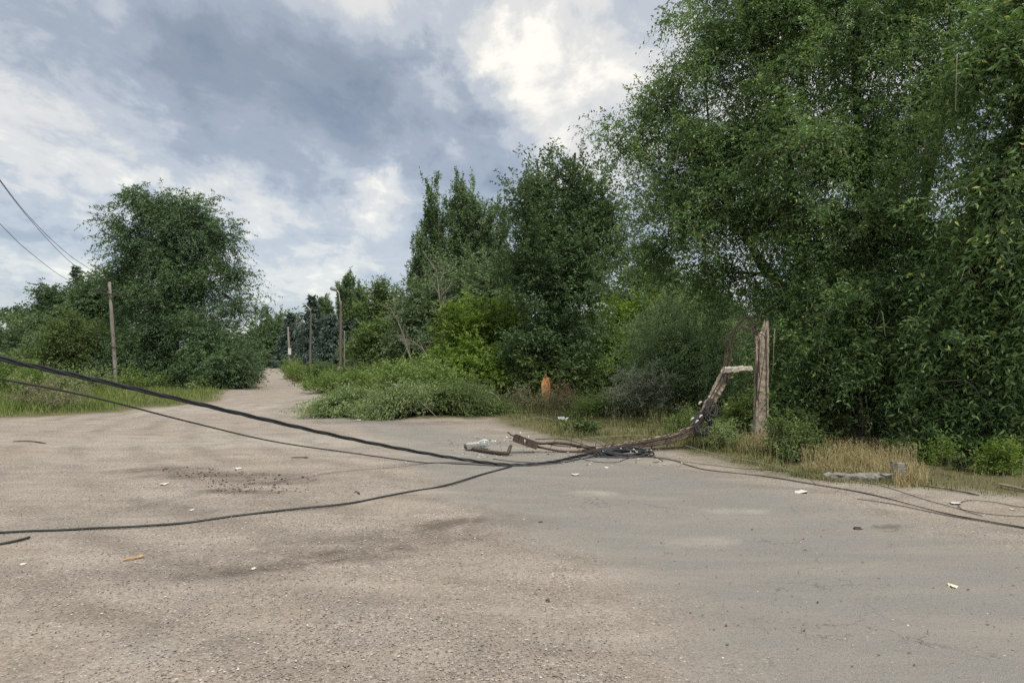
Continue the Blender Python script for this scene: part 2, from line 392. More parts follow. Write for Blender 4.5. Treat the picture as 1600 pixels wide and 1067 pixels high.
def ground_mat():
    m, nt, N, L = newmat('gravel_ground')
    tc = N.new('ShaderNodeTexCoord'); v = tc.outputs['Object']
    def at(nm):
        a = N.new('ShaderNodeAttribute'); a.attribute_name = nm; return a.outputs['Fac']
    mm = lambda op, a, b=None, clamp=False: math_n(N, L, op, a, b, clamp)
    n_big = noise_n(N, L, .45, 4, .6, v, .4)
    n_med = noise_n(N, L, 2.2, 6, .65, v, .3)
    n_streak = noise_n(N, L, 2.6, 5, .6, v, .2, (.22, 1.0, 1), -.45)
    n_fine = noise_n(N, L, 45, 5, .7, v)
    n_grit = noise_n(N, L, 170, 3, .75, v)
    vo = N.new('ShaderNodeTexVoronoi'); vo.inputs['Scale'].default_value = 42; L.new(v, vo.inputs['Vector'])
    vo2 = N.new('ShaderNodeTexVoronoi'); vo2.inputs['Scale'].default_value = 95; L.new(v, vo2.inputs['Vector'])
    sx = N.new('ShaderNodeSeparateColor'); L.new(vo.outputs['Color'], sx.inputs[0])
    sx2 = N.new('ShaderNodeSeparateColor'); L.new(vo2.outputs['Color'], sx2.inputs[0])
    # dirt with crushed stone
    base = mixc(N, L, ramp(N, L, n_big, [(.38, (0, 0, 0)), (.62, (1, 1, 1))]), (.276, .232, .190), (.246, .222, .194))
    base = mixc(N, L, ramp(N, L, n_streak, [(.40, (0, 0, 0)), (.66, (1, 1, 1))]), base, (.340, .302, .258))
    base = mixc(N, L, ramp(N, L, n_med, [(.30, (.75, .75, .75)), (.5, (0, 0, 0))]), base, (.190, .170, .143))
    stoneamt = ramp(N, L, noise_n(N, L, .9, 5, .65, v, .5), [(.36, (.12, .12, .12)), (.60, (1, 1, 1))])
    chipc = ramp(N, L, sx.outputs[0], [(0, (.115, .10, .088)), (.35, (.22, .195, .17)), (.75, (.38, .345, .305)), (.94, (.55, .52, .475)), (1, (.70, .68, .64))])
    chipm = mm('MULTIPLY', mm('MULTIPLY', mm('LESS_THAN', vo.outputs['Distance'], .42), mm('GREATER_THAN', sx.outputs[1], .35)), stoneamt)
    chip2c = ramp(N, L, sx2.outputs[0], [(0, (.12, .10, .09)), (.5, (.27, .235, .20)), (1, (.50, .46, .41))])
    c = mixc(N, L, mm('MULTIPLY', mm('LESS_THAN', vo2.outputs['Distance'], .45), mm('ADD', mm('MULTIPLY', stoneamt, .45), .2)), base, chip2c)
    c = mixc(N, L, mm('MULTIPLY', chipm, .75), c, chipc)
    c = mixc(N, L, .8, c, ramp(N, L, n_fine, [(.30, (.50, .50, .50)), (.5, (1, 1, 1)), (.70, (1.42, 1.42, 1.42))]), 'MULTIPLY')
    # asphalt: fine pale aggregate
    an = noise_n(N, L, 240, 2, .8, v)
    ac = ramp(N, L, an, [(.30, (.105, .101, .093)), (.52, (.222, .214, .198)), (.72, (.42, .41, .385))])
    ac = mixc(N, L, ramp(N, L, n_big, [(.35, (0, 0, 0)), (.65, (.5, .5, .5))]), ac, (.235, .230, .215))
    ac = mixc(N, L, mm('MULTIPLY', ramp(N, L, n_streak, [(.45, (0, 0, 0)), (.70, (1, 1, 1))]), .45), ac, (.30, .268, .232))
    rdd = mm('ADD', mm('ADD', at('road'), mm('MULTIPLY', mm('SUBTRACT', n_med, .5), 1.3)), mm('MULTIPLY', mm('SUBTRACT', n_fine, .5), .25))
    rmask = N.new('ShaderNodeMapRange'); L.new(rdd, rmask.inputs[0]); rmask.inputs[1].default_value = -.25; rmask.inputs[2].default_value = .60
    c = mixc(N, L, mm('MULTIPLY', rmask.outputs[0], .92), c, ac)
    wv = N.new('ShaderNodeTexWave'); wv.wave_type = 'RINGS'; wv.rings_direction = 'Z'; wv.inputs['Scale'].default_value = .33; wv.inputs['Distortion'].default_value = 5.0
    wv.inputs['Detail'].default_value = 4; wv.inputs['Detail Scale'].default_value = .35; wv.inputs['Detail Roughness'].default_value = .6
    mpw = N.new('ShaderNodeMapping'); mpw.inputs['Location'].default_value = (-9, -22, 0); L.new(v, mpw.inputs[0]); L.new(mpw.outputs[0], wv.inputs['Vector'])
    trk = ramp(N, L, wv.outputs['Fac'], [(.0, (.80, .79, .78)), (.35, (1, 1, 1)), (.8, (1.10, 1.10, 1.10))])
    c = mixc(N, L, mm('MULTIPLY', mm('SUBTRACT', 1.0, mm('MULTIPLY', rmask.outputs[0], .85)), ramp(N, L, noise_n(N, L, .5, 3, .6, v), [(.40, (0, 0, 0)), (.62, (.9, .9, .9))])), c, mixc(N, L, 1.0, c, trk, 'MULTIPLY'))
    vc = N.new('ShaderNodeTexVoronoi'); vc.feature = 'DISTANCE_TO_EDGE'; vc.inputs['Scale'].default_value = 1.1
    wc = N.new('ShaderNodeVectorMath'); wc.operation = 'ADD'; nc_ = N.new('ShaderNodeTexNoise'); nc_.inputs['Scale'].default_value = 3; nc_.inputs['Detail'].default_value = 6; L.new(v, nc_.inputs['Vector'])
    L.new(v, wc.inputs[0]); L.new(nc_.outputs['Color'], wc.inputs[1]); L.new(wc.outputs[0], vc.inputs['Vector'])
    crk = mm('MULTIPLY', mm('MULTIPLY', mm('LESS_THAN', vc.outputs['Distance'], .006), ramp(N, L, noise_n(N, L, .7, 3, .6, v), [(.50, (0, 0, 0)), (.60, (1, 1, 1))])), rmask.outputs[0])
    c = mixc(N, L, mm('MULTIPLY', crk, .6), c, (.07, .065, .06))
    # pale dust, dark damp spots
    pm = mm('MULTIPLY', at('pale'), ramp(N, L, n_med, [(.30, (0, 0, 0)), (.60, (1, 1, 1))]))
    c = mixc(N, L, mm('MULTIPLY', pm, .85), c, (.40, .375, .33))
    sm = mm('MULTIPLY', at('stain'), ramp(N, L, noise_n(N, L, 3.5, 7, .72, v, .5), [(.33, (0, 0, 0)), (.55, (1, 1, 1))]))
    c = mixc(N, L, mm('MULTIPLY', sm, .85), c, (.098, .080, .065))
    # earth and thatch below the plants
    vd = mm('ADD', at('veg'), mm('MULTIPLY', mm('SUBTRACT', n_med, .5), 1.2))
    vmask = N.new('ShaderNodeMapRange'); L.new(vd, vmask.inputs[0]); vmask.inputs[1].default_value = -.15; vmask.inputs[2].default_value = .4
    soil = mixc(N, L, ramp(N, L, n_fine, [(.35, (0, 0, 0)), (.65, (1, 1, 1))]), (.075, .072, .036), (.165, .150, .082))
    c = mixc(N, L, vmask.outputs[0], c, soil)
    p = N.new('ShaderNodeBsdfPrincipled'); L.new(c, p.inputs['Base Color']); p.inputs['Roughness'].default_value = .93
    p.inputs['Specular IOR Level'].default_value = .2
    hh = mm('ADD', mm('MULTIPLY', mm('SUBTRACT', 1.0, vo.outputs['Distance']), mm('MULTIPLY', mm('ADD', chipm, .15), .8)), mm('ADD', mm('MULTIPLY', n_fine, .9), mm('MULTIPLY', n_grit, .35)))
    hh = mm('ADD', hh, mm('MULTIPLY', n_med, 2.2))
    b = N.new('ShaderNodeBump'); b.inputs['Strength'].default_value = .75; b.inputs['Distance'].default_value = .014
    L.new(hh, b.inputs['Height']); L.new(b.outputs[0], p.inputs['Normal'])
    o = N.new('ShaderNodeOutputMaterial'); L.new(p.outputs[0], o.inputs[0])
    return m
M['groundmat'] = ground_mat()
ground()
def gh(x, y):
    x = np.asarray(x, float); y = np.asarray(y, float)
    return (hgt(x, y)+np.clip(vegd(x, y), 0, .8)*.06)*np.clip(1.5-np.hypot(x, y)/120, 0, 1)
def GP(px, py, up=0.0):
    x, y = G(px, py); return np.array([x, y, float(gh(x, y))+up])

# ------------------------------------------------------------------ foliage
def runit(n):
    v = rng.normal(size=(n, 3)); return nrm(v)
def spray_leaves(mb, P0, D, Ls, droop, nleaf, ll, lw, flat=.6, spread=.9, tw=None, jit=.02, t0=.12):
    """leaves set alternately along drooping twigs that start at P0 and head along D"""
    n = len(P0); m = nleaf
    t = np.linspace(t0, 1, m)[None, :]+rng.uniform(-.04, .04, (n, m))
    Lc = Ls[:, None, None]; tt = t[..., None]; dr = np.broadcast_to(np.asarray(droop, float), (n,))[:, None, None]
    pos = P0[:, None]+D[:, None]*Lc*tt+np.array([0, 0, -1.])*dr*Lc*tt*tt
    tan = nrm(D[:, None]+np.array([0, 0, -2.])*dr*tt)
    up = np.array([0, 0, 1.])
    side = np.cross(tan, up); side = nrm(side+1e-4)
    rnd = nrm(rng.normal(size=(n, m, 3)))
    alt = np.where(np.arange(m) % 2 == 0, 1., -1.)[None, :, None]
    sd_ = nrm(side*alt*flat+rnd*(1-flat))
    ld = nrm(tan*.55+sd_*spread+rng.normal(size=(n, m, 3))*.22+np.array([0, 0, -.15]))
    nn = nrm(up*flat+rng.normal(size=(n, m, 3))*.55)
    s = nrm(np.cross(ld, nn)); 
    l = ll*rng.uniform(.65, 1.25, (n, m, 1)); w = lw*rng.uniform(.7, 1.2, (n, m, 1))
    b = pos+rng.normal(size=(n, m, 3))*jit
    nrmv = np.cross(s, ld)
    V = np.stack([b, b+ld*l*.42+s*w*.5+nrmv*w*.15, b+ld*l-nrmv*l*.1, b+ld*l*.42-s*w*.5+nrmv*w*.15], 2).reshape(-1, 3)
    F = np.arange(n*m*4).reshape(-1, 4)
    mb.add(V, F)
def twigs(mb, P0, D, Ls, droop, r):
    """thin three-sided twigs under the sprays"""
    n = len(P0)
    if n == 0: return
    t = np.array([0, .5, 1.])[None, :, None]; Lc = Ls[:, None, None]; dr = np.broadcast_to(np.asarray(droop, float), (n,))[:, None, None]
    p = P0[:, None]+D[:, None]*Lc*t+np.array([0, 0, -1.])*dr*Lc*t*t
    a = nrm(np.cross(D, np.array([.3, .2, 1.]))); b = nrm(np.cross(D, a))
    ang = np.array([0, 2.094, 4.189])
    ring = (np.cos(ang)[None, :, None]*a[:, None]+np.sin(ang)[None, :, None]*b[:, None])
    rad = np.array([1, .7, .25])[None, :, None, None]*r
    V = p[:, :, None]+ring[:, None]*rad
    V = V.reshape(-1, 3)
    F = []
    for k in range(2):
        for j in range(3):
            j2 = (j+1) % 3; F.append([k*3+j, k*3+j2, (k+1)*3+j2, (k+1)*3+j])
    F = (np.array(F)[None]+(np.arange(n)*9)[:, None, None]).reshape(-1, 4)
    mb.add(V, F)
def lobe_px(px, py, Z, rxp, rzp, ry):
    c = P(px, py, Z); return (c, np.array([rxp*Z/FPX, ry, rzp*Z/FPX]))
def bent(a, b, n, wob, sag=0):
    t = np.linspace(0, 1, n)[:, None]; p = a*(1-t)+b*t
    L_ = np.linalg.norm(b-a)
    w = rng.normal(size=3)*wob*L_; w2 = rng.normal(size=3)*wob*L_*.5
    p = p+np.sin(np.pi*t)*w+np.sin(2*np.pi*t)*w2+np.sin(np.pi*t)*np.array([0, 0, sag*L_])
    return p
def crown_from(mbL, mbT, lobes, nspray, nleaf, ll, lw, slen, droop, outw=.7, upw=0., twigfrac=.12, twr=.006, clump=.5, inner=.22, zmin=None, flat=.55, perclump=24, core=None, spread=.9, wind=None, thick=.26):
    vols = np.array([np.prod(r)**(2/3.) for _, r in lobes]); vols /= vols.sum()
    centres = []
    for (c, r), fr in zip(lobes, vols):
        nc = max(4, int(nspray*fr/perclump))
        u = runit(nc)
        # low-frequency radius noise gives an uneven outline
        ph = rng.uniform(0, 6.28, 6)
        rn = 1+.16*np.sin(3*u[:, 0]*2+ph[0]+2*u[:, 2])+.13*np.sin(7*u[:, 2]+ph[1])*np.sin(6*u[:, 0]+ph[2])
        rad = np.where(rng.uniform(size=nc) < inner, rng.uniform(.1, .6, nc), rng.uniform(.62, 1.0, nc))*rn
        cc = c+u*r*rad[:, None]
        centres.append((cc, u, nc, c, r))
    A0, D0, L0 = [], [], []
    for cc, u, nc, c, r in centres:
        k = perclump
        # every clump is a bough: sprays set along an axis that leads outwards and bends down at its end
        bd = nrm(nrm(u/r)*1.0+runit(nc)*.55+np.array([0, 0, upw*.6])); bl = clump*rng.uniform(.6, 1.5, nc)
        s_ = rng.uniform(-1, 1, (nc, k)); 
        base = cc[:, None]+bd[:, None]*(s_*bl[:, None])[..., None]
        base[..., 2] -= droop*.5*bl[:, None]*(s_+1)**2*.5
        base = base+rng.normal(size=(nc, k, 3))*clump*thick*np.array([1, 1, .55])*(1.15-.35*s_)[..., None]
        base = base.reshape(-1, 3)
        od = np.repeat(bd, k, 0)
        d = nrm(od*outw+runit(nc*k)*.75+np.array([0, 0, upw]))
        A0.append(base); D0.append(d); L0.append(slen*rng.uniform(.5, 1.25, nc*k))
    A0 = np.concatenate(A0); D0 = np.concatenate(D0); L0 = np.concatenate(L0)
    if wind is not None: D0 = nrm(D0+np.asarray(wind))
    if zmin is not None:
        zt = A0[:, 2]+D0[:, 2]*L0-droop*L0; k = (A0[:, 2] > zmin) & (zt > zmin-.15)
        A0, D0, L0 = A0[k], D0[k], L0[k]
    spray_leaves(mbL, A0, D0, L0, droop, nleaf, ll, lw, flat, spread)
    if mbT is not None:
        k = rng.uniform(size=len(A0)) < twigfrac
        twigs(mbT, A0[k]-D0[k]*L0[k][:, None]*.5, D0[k], L0[k]*1.5, droop, twr)
    return centres
def make_tree(name, label, cat, lobes, trunks, nspray, mat, barkmat='bark', shrink=.84, bare=0, group=None, limb_r=.05, crownname='crown', sublimbs=3, **kw):
    root = thing(name, label, cat, group); lobes = [(c, r*shrink) for c, r in lobes]
    b0 = np.array([trunks[0][0][0][0], trunks[0][0][0][1], trunks[0][0][0][2]]) if trunks else np.array([lobes[0][0][0], lobes[0][0][1], 0.])
    root.location = b0
    mbT = MB(); mbW = MB(); mbL = MB()
    ends = []
    for pts, r0, r1 in trunks:
        pth = smooth_path(pts, 14)
        pth += np.cumsum(rng.normal(size=pth.shape)*.012*r0/.15, 0)*np.array([1, 1, 0])
        rad = taper(r0, r1, 14, .8); rad[0] *= 1.35; rad[1] *= 1.1
        tube(mbT, pth, rad, 10); ends.append((pth, rad))
    cents = crown_from(mbL, mbW, lobes, nspray, **kw)
    if ends:
        for cc, u, nc, c, r in cents:
            best = None
            for pth, rad in ends:
                zt = c[2]-r[2]*.6
                i = int(np.argmin(np.linalg.norm((pth-c)*np.array([1, 1, .5])-np.array([0, 0, -.25]), axis=1)))
                i = max(2, min(i, len(pth)-1)-2)
                dd = np.linalg.norm(pth[i]-c)
                if best is None or dd < best[0]: best = (dd, pth[i], rad[i])
            st = best[1]; rl = min(best[2]*.6, limb_r*1.4)
            pl = bent(st, c, 9, .07, .05); tube(mbW, pl, taper(rl, rl*.45, 9), 7)
            for q in range(min(nc, sublimbs+int(sublimbs*2*rng.uniform()))):
                tgt = cc[rng.integers(nc)]; s0 = pl[rng.integers(4, 9)]
                p2 = bent(s0, tgt, 7, .09, .04); tube(mbW, p2, taper(rl*.38, rl*.08+.003, 7), 5)
    if bare:
        mbB = MB(); allc = np.concatenate([c_[0] for c_ in cents])
        for q in range(bare):
            p0 = allc[rng.integers(len(allc))]+rng.normal(size=3)*.3; dd = nrm(rng.normal(size=3)*np.array([1, 1, .4])); ln_ = rr(.5, 1.3)
            mid_ = p0+dd*ln_*.5+np.array([0, 0, .08]); tube(mbB, smooth_path([p0, mid_, p0+dd*ln_*.8-np.array([0, 0, rr(.1, .7)*ln_])], 10), taper(.008, .002, 10), 4)
        ob = mbB.obj('dead_twigs', M['deadtwig'], root); ob['kind'] = 'stuff'; ob.location = -b0
    inv = -b0
    if trunks:
        o = mbT.obj('trunk', M[barkmat], root); o.location = inv
        if mbW.n:
            o2 = mbW.obj('branches', M[barkmat] if limb_r > .03 else M['twig'], root); o2.location = inv
    elif mbW.n:
        o2 = mbW.obj('branches', M['twig'], root); o2.location = inv
    o3 = mbL.obj(crownname, M[mat], root); o3.location = inv
    return root
def tp(px, py, Z, r0, r1, top, mids=()):
    """trunk: base on ground at px and distance Z, up to pixel point top=(px,py,Z)"""
    x = (px-800)*Z/FPX
    pts = [np.array([x, Z, float(gh(x, Z))-.05])]+[P(*m) for m in mids]+[P(*top)]
    return (pts, r0, r1)

# ------------------------------------------------------------------ trees on the right
NEARL = dict(nleaf=15, ll=.078, lw=.032, droop=.45, outw=.6, twigfrac=.10, twr=.004)
make_tree('elm_tree', 'tall dense green elm rising out of frame behind the snapped pole stump', 'tree',
    [lobe_px(1215, 40, 15.5, 130, 130, 1.9), lobe_px(1125, 60, 15, 70, 80, 1.2), lobe_px(1090, 215, 15.5, 120, 85, 1.6), lobe_px(1200, 210, 15, 130, 110, 1.7), lobe_px(985, 225, 16, 50, 45, .8), lobe_px(1040, 165, 16, 55, 45, .9),
     lobe_px(1075, 330, 15.5, 105, 70, 1.4), lobe_px(1180, 340, 15, 120, 90, 1.6), lobe_px(1300, -70, 15.5, 160, 110, 1.8), lobe_px(1235, 450, 14.5, 95, 85, 1.3), lobe_px(1130, 425, 16, 60, 60, .9), lobe_px(1020, 400, 16.5, 50, 70, .8),
     lobe_px(1150, -60, 15.5, 90, 90, 1.4)],
    [tp(1262, 0, 15.2, .21, .05, (1200, -80, 15.5), [(1265, 560, 15.2), (1250, 380, 15.2), (1225, 180, 15.4)]),
     tp(1290, 0, 15.4, .15, .03, (1075, 190, 15.7), [(1270, 520, 15.3), (1190, 400, 15.5), (1130, 300, 15.6)])],
    12800, 'elm', bare=110, slen=.55, clump=.72, inner=.05, zmin=.4, shrink=.70, thick=.16, perclump=34, sublimbs=9, limb_r=.075, **NEARL)
make_tree('elm_tree', 'broad dark green elm with forked black trunk right of the pole stump', 'tree',
    [lobe_px(1350, 60, 14, 125, 120, 1.6), lobe_px(1300, 220, 13.5, 105, 85, 1.3), lobe_px(1400, 230, 13.5, 130, 110, 1.6), lobe_px(1330, 350, 13.5, 130, 90, 1.5), lobe_px(1445, 370, 13.5, 120, 90, 1.4), lobe_px(1300, 480, 13, 100, 80, 1.2),
     lobe_px(1400, 520, 13, 100, 85, 1.2), lobe_px(1262, 600, 13, 60, 60, .9), lobe_px(1350, 590, 13.2, 70, 40, .9), lobe_px(1470, -40, 14, 130, 120, 1.6), lobe_px(1470, 150, 14, 90, 100, 1.2)],
    [tp(1392, 0, 14.0, .20, .05, (1345, -40, 14.3), [(1395, 560, 14), (1385, 430, 14), (1345, 260, 14.1), (1337, 100, 14.2)]),
     tp(1414, 0, 14.2, .17, .04, (1480, -20, 14), [(1412, 540, 14.1), (1420, 400, 14), (1455, 200, 14)]),
     tp(1375, 0, 14.4, .12, .03, (1215, 320, 13.7), [(1370, 600, 14.4), (1330, 480, 14.1), (1270, 390, 13.9)])],
    12600, 'elm', bare=120, slen=.55, clump=.72, inner=.05, zmin=.30, shrink=.74, thick=.16, perclump=34, sublimbs=9, limb_r=.075, **NEARL)
make_tree('elm_tree', 'nearest elm at the right edge with large light green leaves and hanging sprays', 'tree',
    [lobe_px(1560, 80, 10.5, 75, 80, .8), lobe_px(1640, 200, 10.5, 90, 120, 1.0), lobe_px(1560, 280, 10.5, 70, 80, .8), lobe_px(1545, 420, 10.8, 75, 80, .8), lobe_px(1580, 560, 10.8, 90, 80, .9), lobe_px(1500, 520, 11.2, 70, 75, .8), lobe_px(1640, 420, 10.5, 80, 90, .9), lobe_px(1660, 30, 10.5, 100, 110, 1.0), lobe_px(1575, 660, 11, 70, 42, .6), lobe_px(1480, 610, 11.6, 50, 50, .6), lobe_px(1480, 440, 12.2, 60, 80, .8)],
    [tp(1548, 0, 11.6, .14, .05, (1600, 40, 11), [(1548, 560, 11.6), (1562, 380, 11.4), (1590, 240, 11.2)]),
     tp(1640, 0, 11.4, .12, .04, (1660, 60, 11), [(1650, 400, 11.3)])],
    6000, 'elm', nleaf=13, ll=.105, lw=.038, droop=.55, outw=.5, twigfrac=.16, twr=.004, bare=40, slen=.55, clump=.45, inner=.10, zmin=.25, shrink=.80, thick=.24, sublimbs=7, limb_r=.04)

def shrub(name, label, cat, lobes, n, mat, nleaf=10, ll=.08, lw=.04, slen=.5, droop=.15, group=None, **kw):
    kw.setdefault('outw', .6); kw.setdefault('upw', .45); kw.setdefault('clump', .45); kw.setdefault('inner', .3); kw.setdefault('zmin', .03); kw.setdefault('twigfrac', .15); kw.setdefault('twr', .005)
    root = thing(name, label, cat, group)
    kw.setdefault('perclump', 10)
    for q, r in lobes: q[2] = max(q[2], float(gh(q[0], q[1]))+r[2]*.75+.03)
    c = lobes[0][0]; b0 = np.array([c[0], c[1], float(gh(c[0], c[1]))]); root.location = b0
    mbL = MB(); mbW = MB()
    cents = crown_from(mbL, mbW, lobes, n, nleaf=nleaf, ll=ll, lw=lw, slen=slen, droop=droop, **kw)
    for cc, u, nc, c, r in cents:
        for q in range(min(nc, 9)):
            tgt = cc[rng.integers(nc)]
            s0 = np.array([c[0]+rng.normal()*.01, c[1]+rng.normal()*.01, float(gh(c[0], c[1]))])
            tube(mbW, bent(s0, tgt, 7, .06), taper(.022, .005, 7), 5)
    o = mbW.obj('stems', M['twig'], root); o.location = -b0
    o = mbL.obj('foliage', M[mat], root); o.location = -b0
    return root
# low skirt of elm suckers
for lab, px, py, Z, rx, rz, n, mat in (
    ('hanging leafy elm shoots in front of the forked trunk', 1340, 575, 12.4, 50, 45, 340, 'elm'),
    ('large-leaved elm shoots hanging between the forked elm and the right edge', 1440, 575, 11.8, 50, 60, 380, 'elm'),
    ('large-leaved hanging elm shoots above the straw grass', 1290, 530, 12.8, 48, 40, 260, 'elm'),
    ('leafy elm sucker hanging low over the dark hollow right of the straw grass', 1455, 668, 11.3, 26, 58, 330, 'elm'),
    ('dense elm undergrowth just right of the pole stump', 1240, 640, 13.2, 45, 55, 700, 'elm'),
    ('dark shady undergrowth at the foot of the forked elm', 1300, 672, 14.6, 34, 24, 240, 'dark'),
    ('dark bramble thicket low at the right edge behind the sandy verge', 1545, 700, 12.6, 60, 42, 800, 'dark')):
    shrub('undergrowth_bush', lab, 'bush', [lobe_px(px, py, Z, rx, rz, rx*Z/FPX*.8)], n, mat, nleaf=12, ll=.095, lw=.036, slen=.5, droop=.5 if 'hang' in lab else .2)

# ------------------------------------------------------------------ middle trees
make_tree('elm_tree', 'tall upright dark elm in the middle with ragged double top', 'tree',
    [lobe_px(840, 335, 25, 30, 70, 1.1), lobe_px(908, 322, 25.3, 34, 72, 1.1), lobe_px(875, 400, 25, 62, 66, 1.5), lobe_px(870, 455, 25, 66, 60, 1.6), lobe_px(938, 368, 25.5, 35, 60, 1.0), lobe_px(870, 540, 24.5, 75, 60, 1.6), lobe_px(822, 300, 25, 16, 35, .5), lobe_px(905, 268, 25.3, 14, 28, .4), lobe_px(866, 292, 25.3, 14, 32, .4),
     lobe_px(825, 420, 25, 24, 55, .9), lobe_px(925, 430, 25, 22, 40, .8)],
    [tp(868, 0, 25.2, .20, .04, (900, 240, 25.3), [(868, 500, 25.2), (885, 360, 25.2)]), tp(862, 0, 25, .14, .03, (838, 250, 25), [(862, 480, 25), (850, 360, 25)])],
    7000, 'dark', nleaf=14, ll=.12, lw=.058, slen=.7, droop=.18, outw=.6, upw=.6, clump=.85, thick=.17, inner=.2, zmin=.5, twigfrac=.06, twr=.007, sublimbs=5)
def poplar(label, pls, basepx, Z, n, group=None, mat='poplar', ll=.2, name='poplar_tree'):
    lobes = []; trunks = []
    for (px, ytop, ybot, rx) in pls:
        ytop += 18 if Z < 60 else 6; rx *= .95
        mid = (ytop+ybot)/2; h = (ybot-ytop)/2
        for k in range(3):
            f = (k-1)*.55
            lobes.append(lobe_px(px+(basepx-px)*(.1+.12*k), mid+f*h, Z+rr(-.5, .5), rx*(.62+.22*k), h*.50, rx*Z/FPX*(.7+.2*k)))
        trunks.append(tp(basepx, 0, Z, .16, .02, (px, ytop+8, Z), [((basepx*2+px)/3, (ybot+590)/2, Z), (px, mid, Z)]))
    return make_tree(name, label, 'tree', lobes, trunks, n, mat, group=group, nleaf=12, ll=ll, lw=ll*.5, slen=.7, droop=-.1, outw=.12, upw=2.2, clump=.85, thick=.09, perclump=16, shrink=.80, inner=.35, zmin=.3, twigfrac=.03, twr=.01, sublimbs=2, spread=.8, flat=.3)
G1 = 'tall poplars behind the middle thicket'
poplar('tallest thin poplar of the row, its spire standing apart at the left', [(674, 262, 430, 10), (662, 325, 470, 9), (648, 370, 520, 12), (690, 318, 500, 13), (680, 380, 540, 20)], 672, 50, 3000, G1)
poplar('poplar with two dense feathery spires beside the tallest one', [(722, 266, 430, 11), (706, 285, 450, 10), (738, 276, 440, 10), (752, 310, 460, 9), (728, 380, 540, 30)], 720, 51, 3800, G1)
poplar('lower poplar with a split top next to the dark upright elm', [(768, 300, 430, 9), (752, 330, 450, 11), (785, 315, 470, 11), (770, 400, 540, 24)], 768, 50, 2800, G1)
make_tree('maple_tree', 'broad pale green tree in front of the poplars with pale dead limbs', 'tree',
    [lobe_px(690, 468, 38, 58, 65, 2.0), lobe_px(655, 492, 38, 32, 52, 1.4), lobe_px(745, 462, 37, 50, 60, 1.8), lobe_px(790, 450, 36, 45, 60, 1.6), lobe_px(720, 530, 36, 60, 45, 2.0), lobe_px(780, 520, 34, 45, 50, 1.5), lobe_px(645, 540, 38, 28, 40, 1.2)],
    [tp(700, 0, 38, .2, .05, (700, 420, 38), [(702, 500, 38)]), tp(760, 0, 36, .16, .04, (775, 410, 36), [(765, 500, 36)])],
    5200, 'grey', nleaf=12, ll=.17, lw=.085, slen=.9, droop=.25, outw=.6, upw=.25, clump=.9, inner=.2, zmin=.4, twigfrac=.06, twr=.008, sublimbs=4)
# bright lime maple shrub
shrub('box_elder_shrub', 'bright yellow-green box elder shrub left of the dark upright elm', 'shrub',
    [lobe_px(728, 535, 27, 32, 55, 1.0), lobe_px(770, 560, 26.5, 50, 62, 1.3), lobe_px(790, 520, 27, 38, 42, 1.0), lobe_px(715, 585, 26, 35, 40, .9), lobe_px(712, 495, 27, 10, 22, .4), lobe_px(755, 600, 25, 60, 38, 1.2)],
    2900, 'lime', ll=.15, lw=.09, slen=.6, nleaf=11, twigfrac=.08)
shrub('box_elder_shrub', 'yellow-green box elder between the dark upright elm and the grey willow', 'shrub',
    [lobe_px(965, 520, 28, 42, 50, 1.1), lobe_px(925, 545, 27, 40, 50, 1.1), lobe_px(985, 580, 27, 40, 40, 1.0), lobe_px(1005, 490, 28, 22, 26, .7), lobe_px(915, 590, 26, 45, 35, 1.1)],
    2500, 'lime', ll=.15, lw=.08, slen=.6, nleaf=11, twigfrac=.08)
shrub('box_elder_shrub', 'dull green bush at the foot of the dark upright elm', 'shrub',
    [lobe_px(880, 600, 24, 50, 30, 1.1), lobe_px(835, 590, 24, 30, 36, .9)], 1300, 'bush', ll=.12, lw=.06, slen=.5, twigfrac=.08)
make_tree('willow_tree', 'soft grey-green willow left of the snapped pole stump', 'tree',
    [lobe_px(1075, 530, 21, 65, 55, 1.4), lobe_px(1035, 560, 21, 50, 55, 1.3), lobe_px(1120, 550, 20, 50, 65, 1.2), lobe_px(1085, 600, 20, 75, 40, 1.4), lobe_px(1055, 480, 22, 40, 30, 1.0), lobe_px(1150, 610, 19, 45, 40, 1.0)],
    [tp(1085, 0, 21, .12, .03, (1075, 490, 21), [(1082, 560, 21)])],
    5600, 'willow', nleaf=14, ll=.11, lw=.026, slen=.7, droop=.55, outw=.5, upw=.25, clump=.6, inner=.25, zmin=.2, twigfrac=.12, twr=.004, sublimbs=6, limb_r=.025)
shrub('silver_willow_bush', 'silvery white-leaved bush at the edge of the weeds behind the fallen pole', 'bush',
    [lobe_px(1000, 612, 19, 32, 22, .6), lobe_px(970, 630, 18.5, 20, 14, .4)], 330, 'silver', ll=.13, lw=.034, slen=.4, nleaf=14)
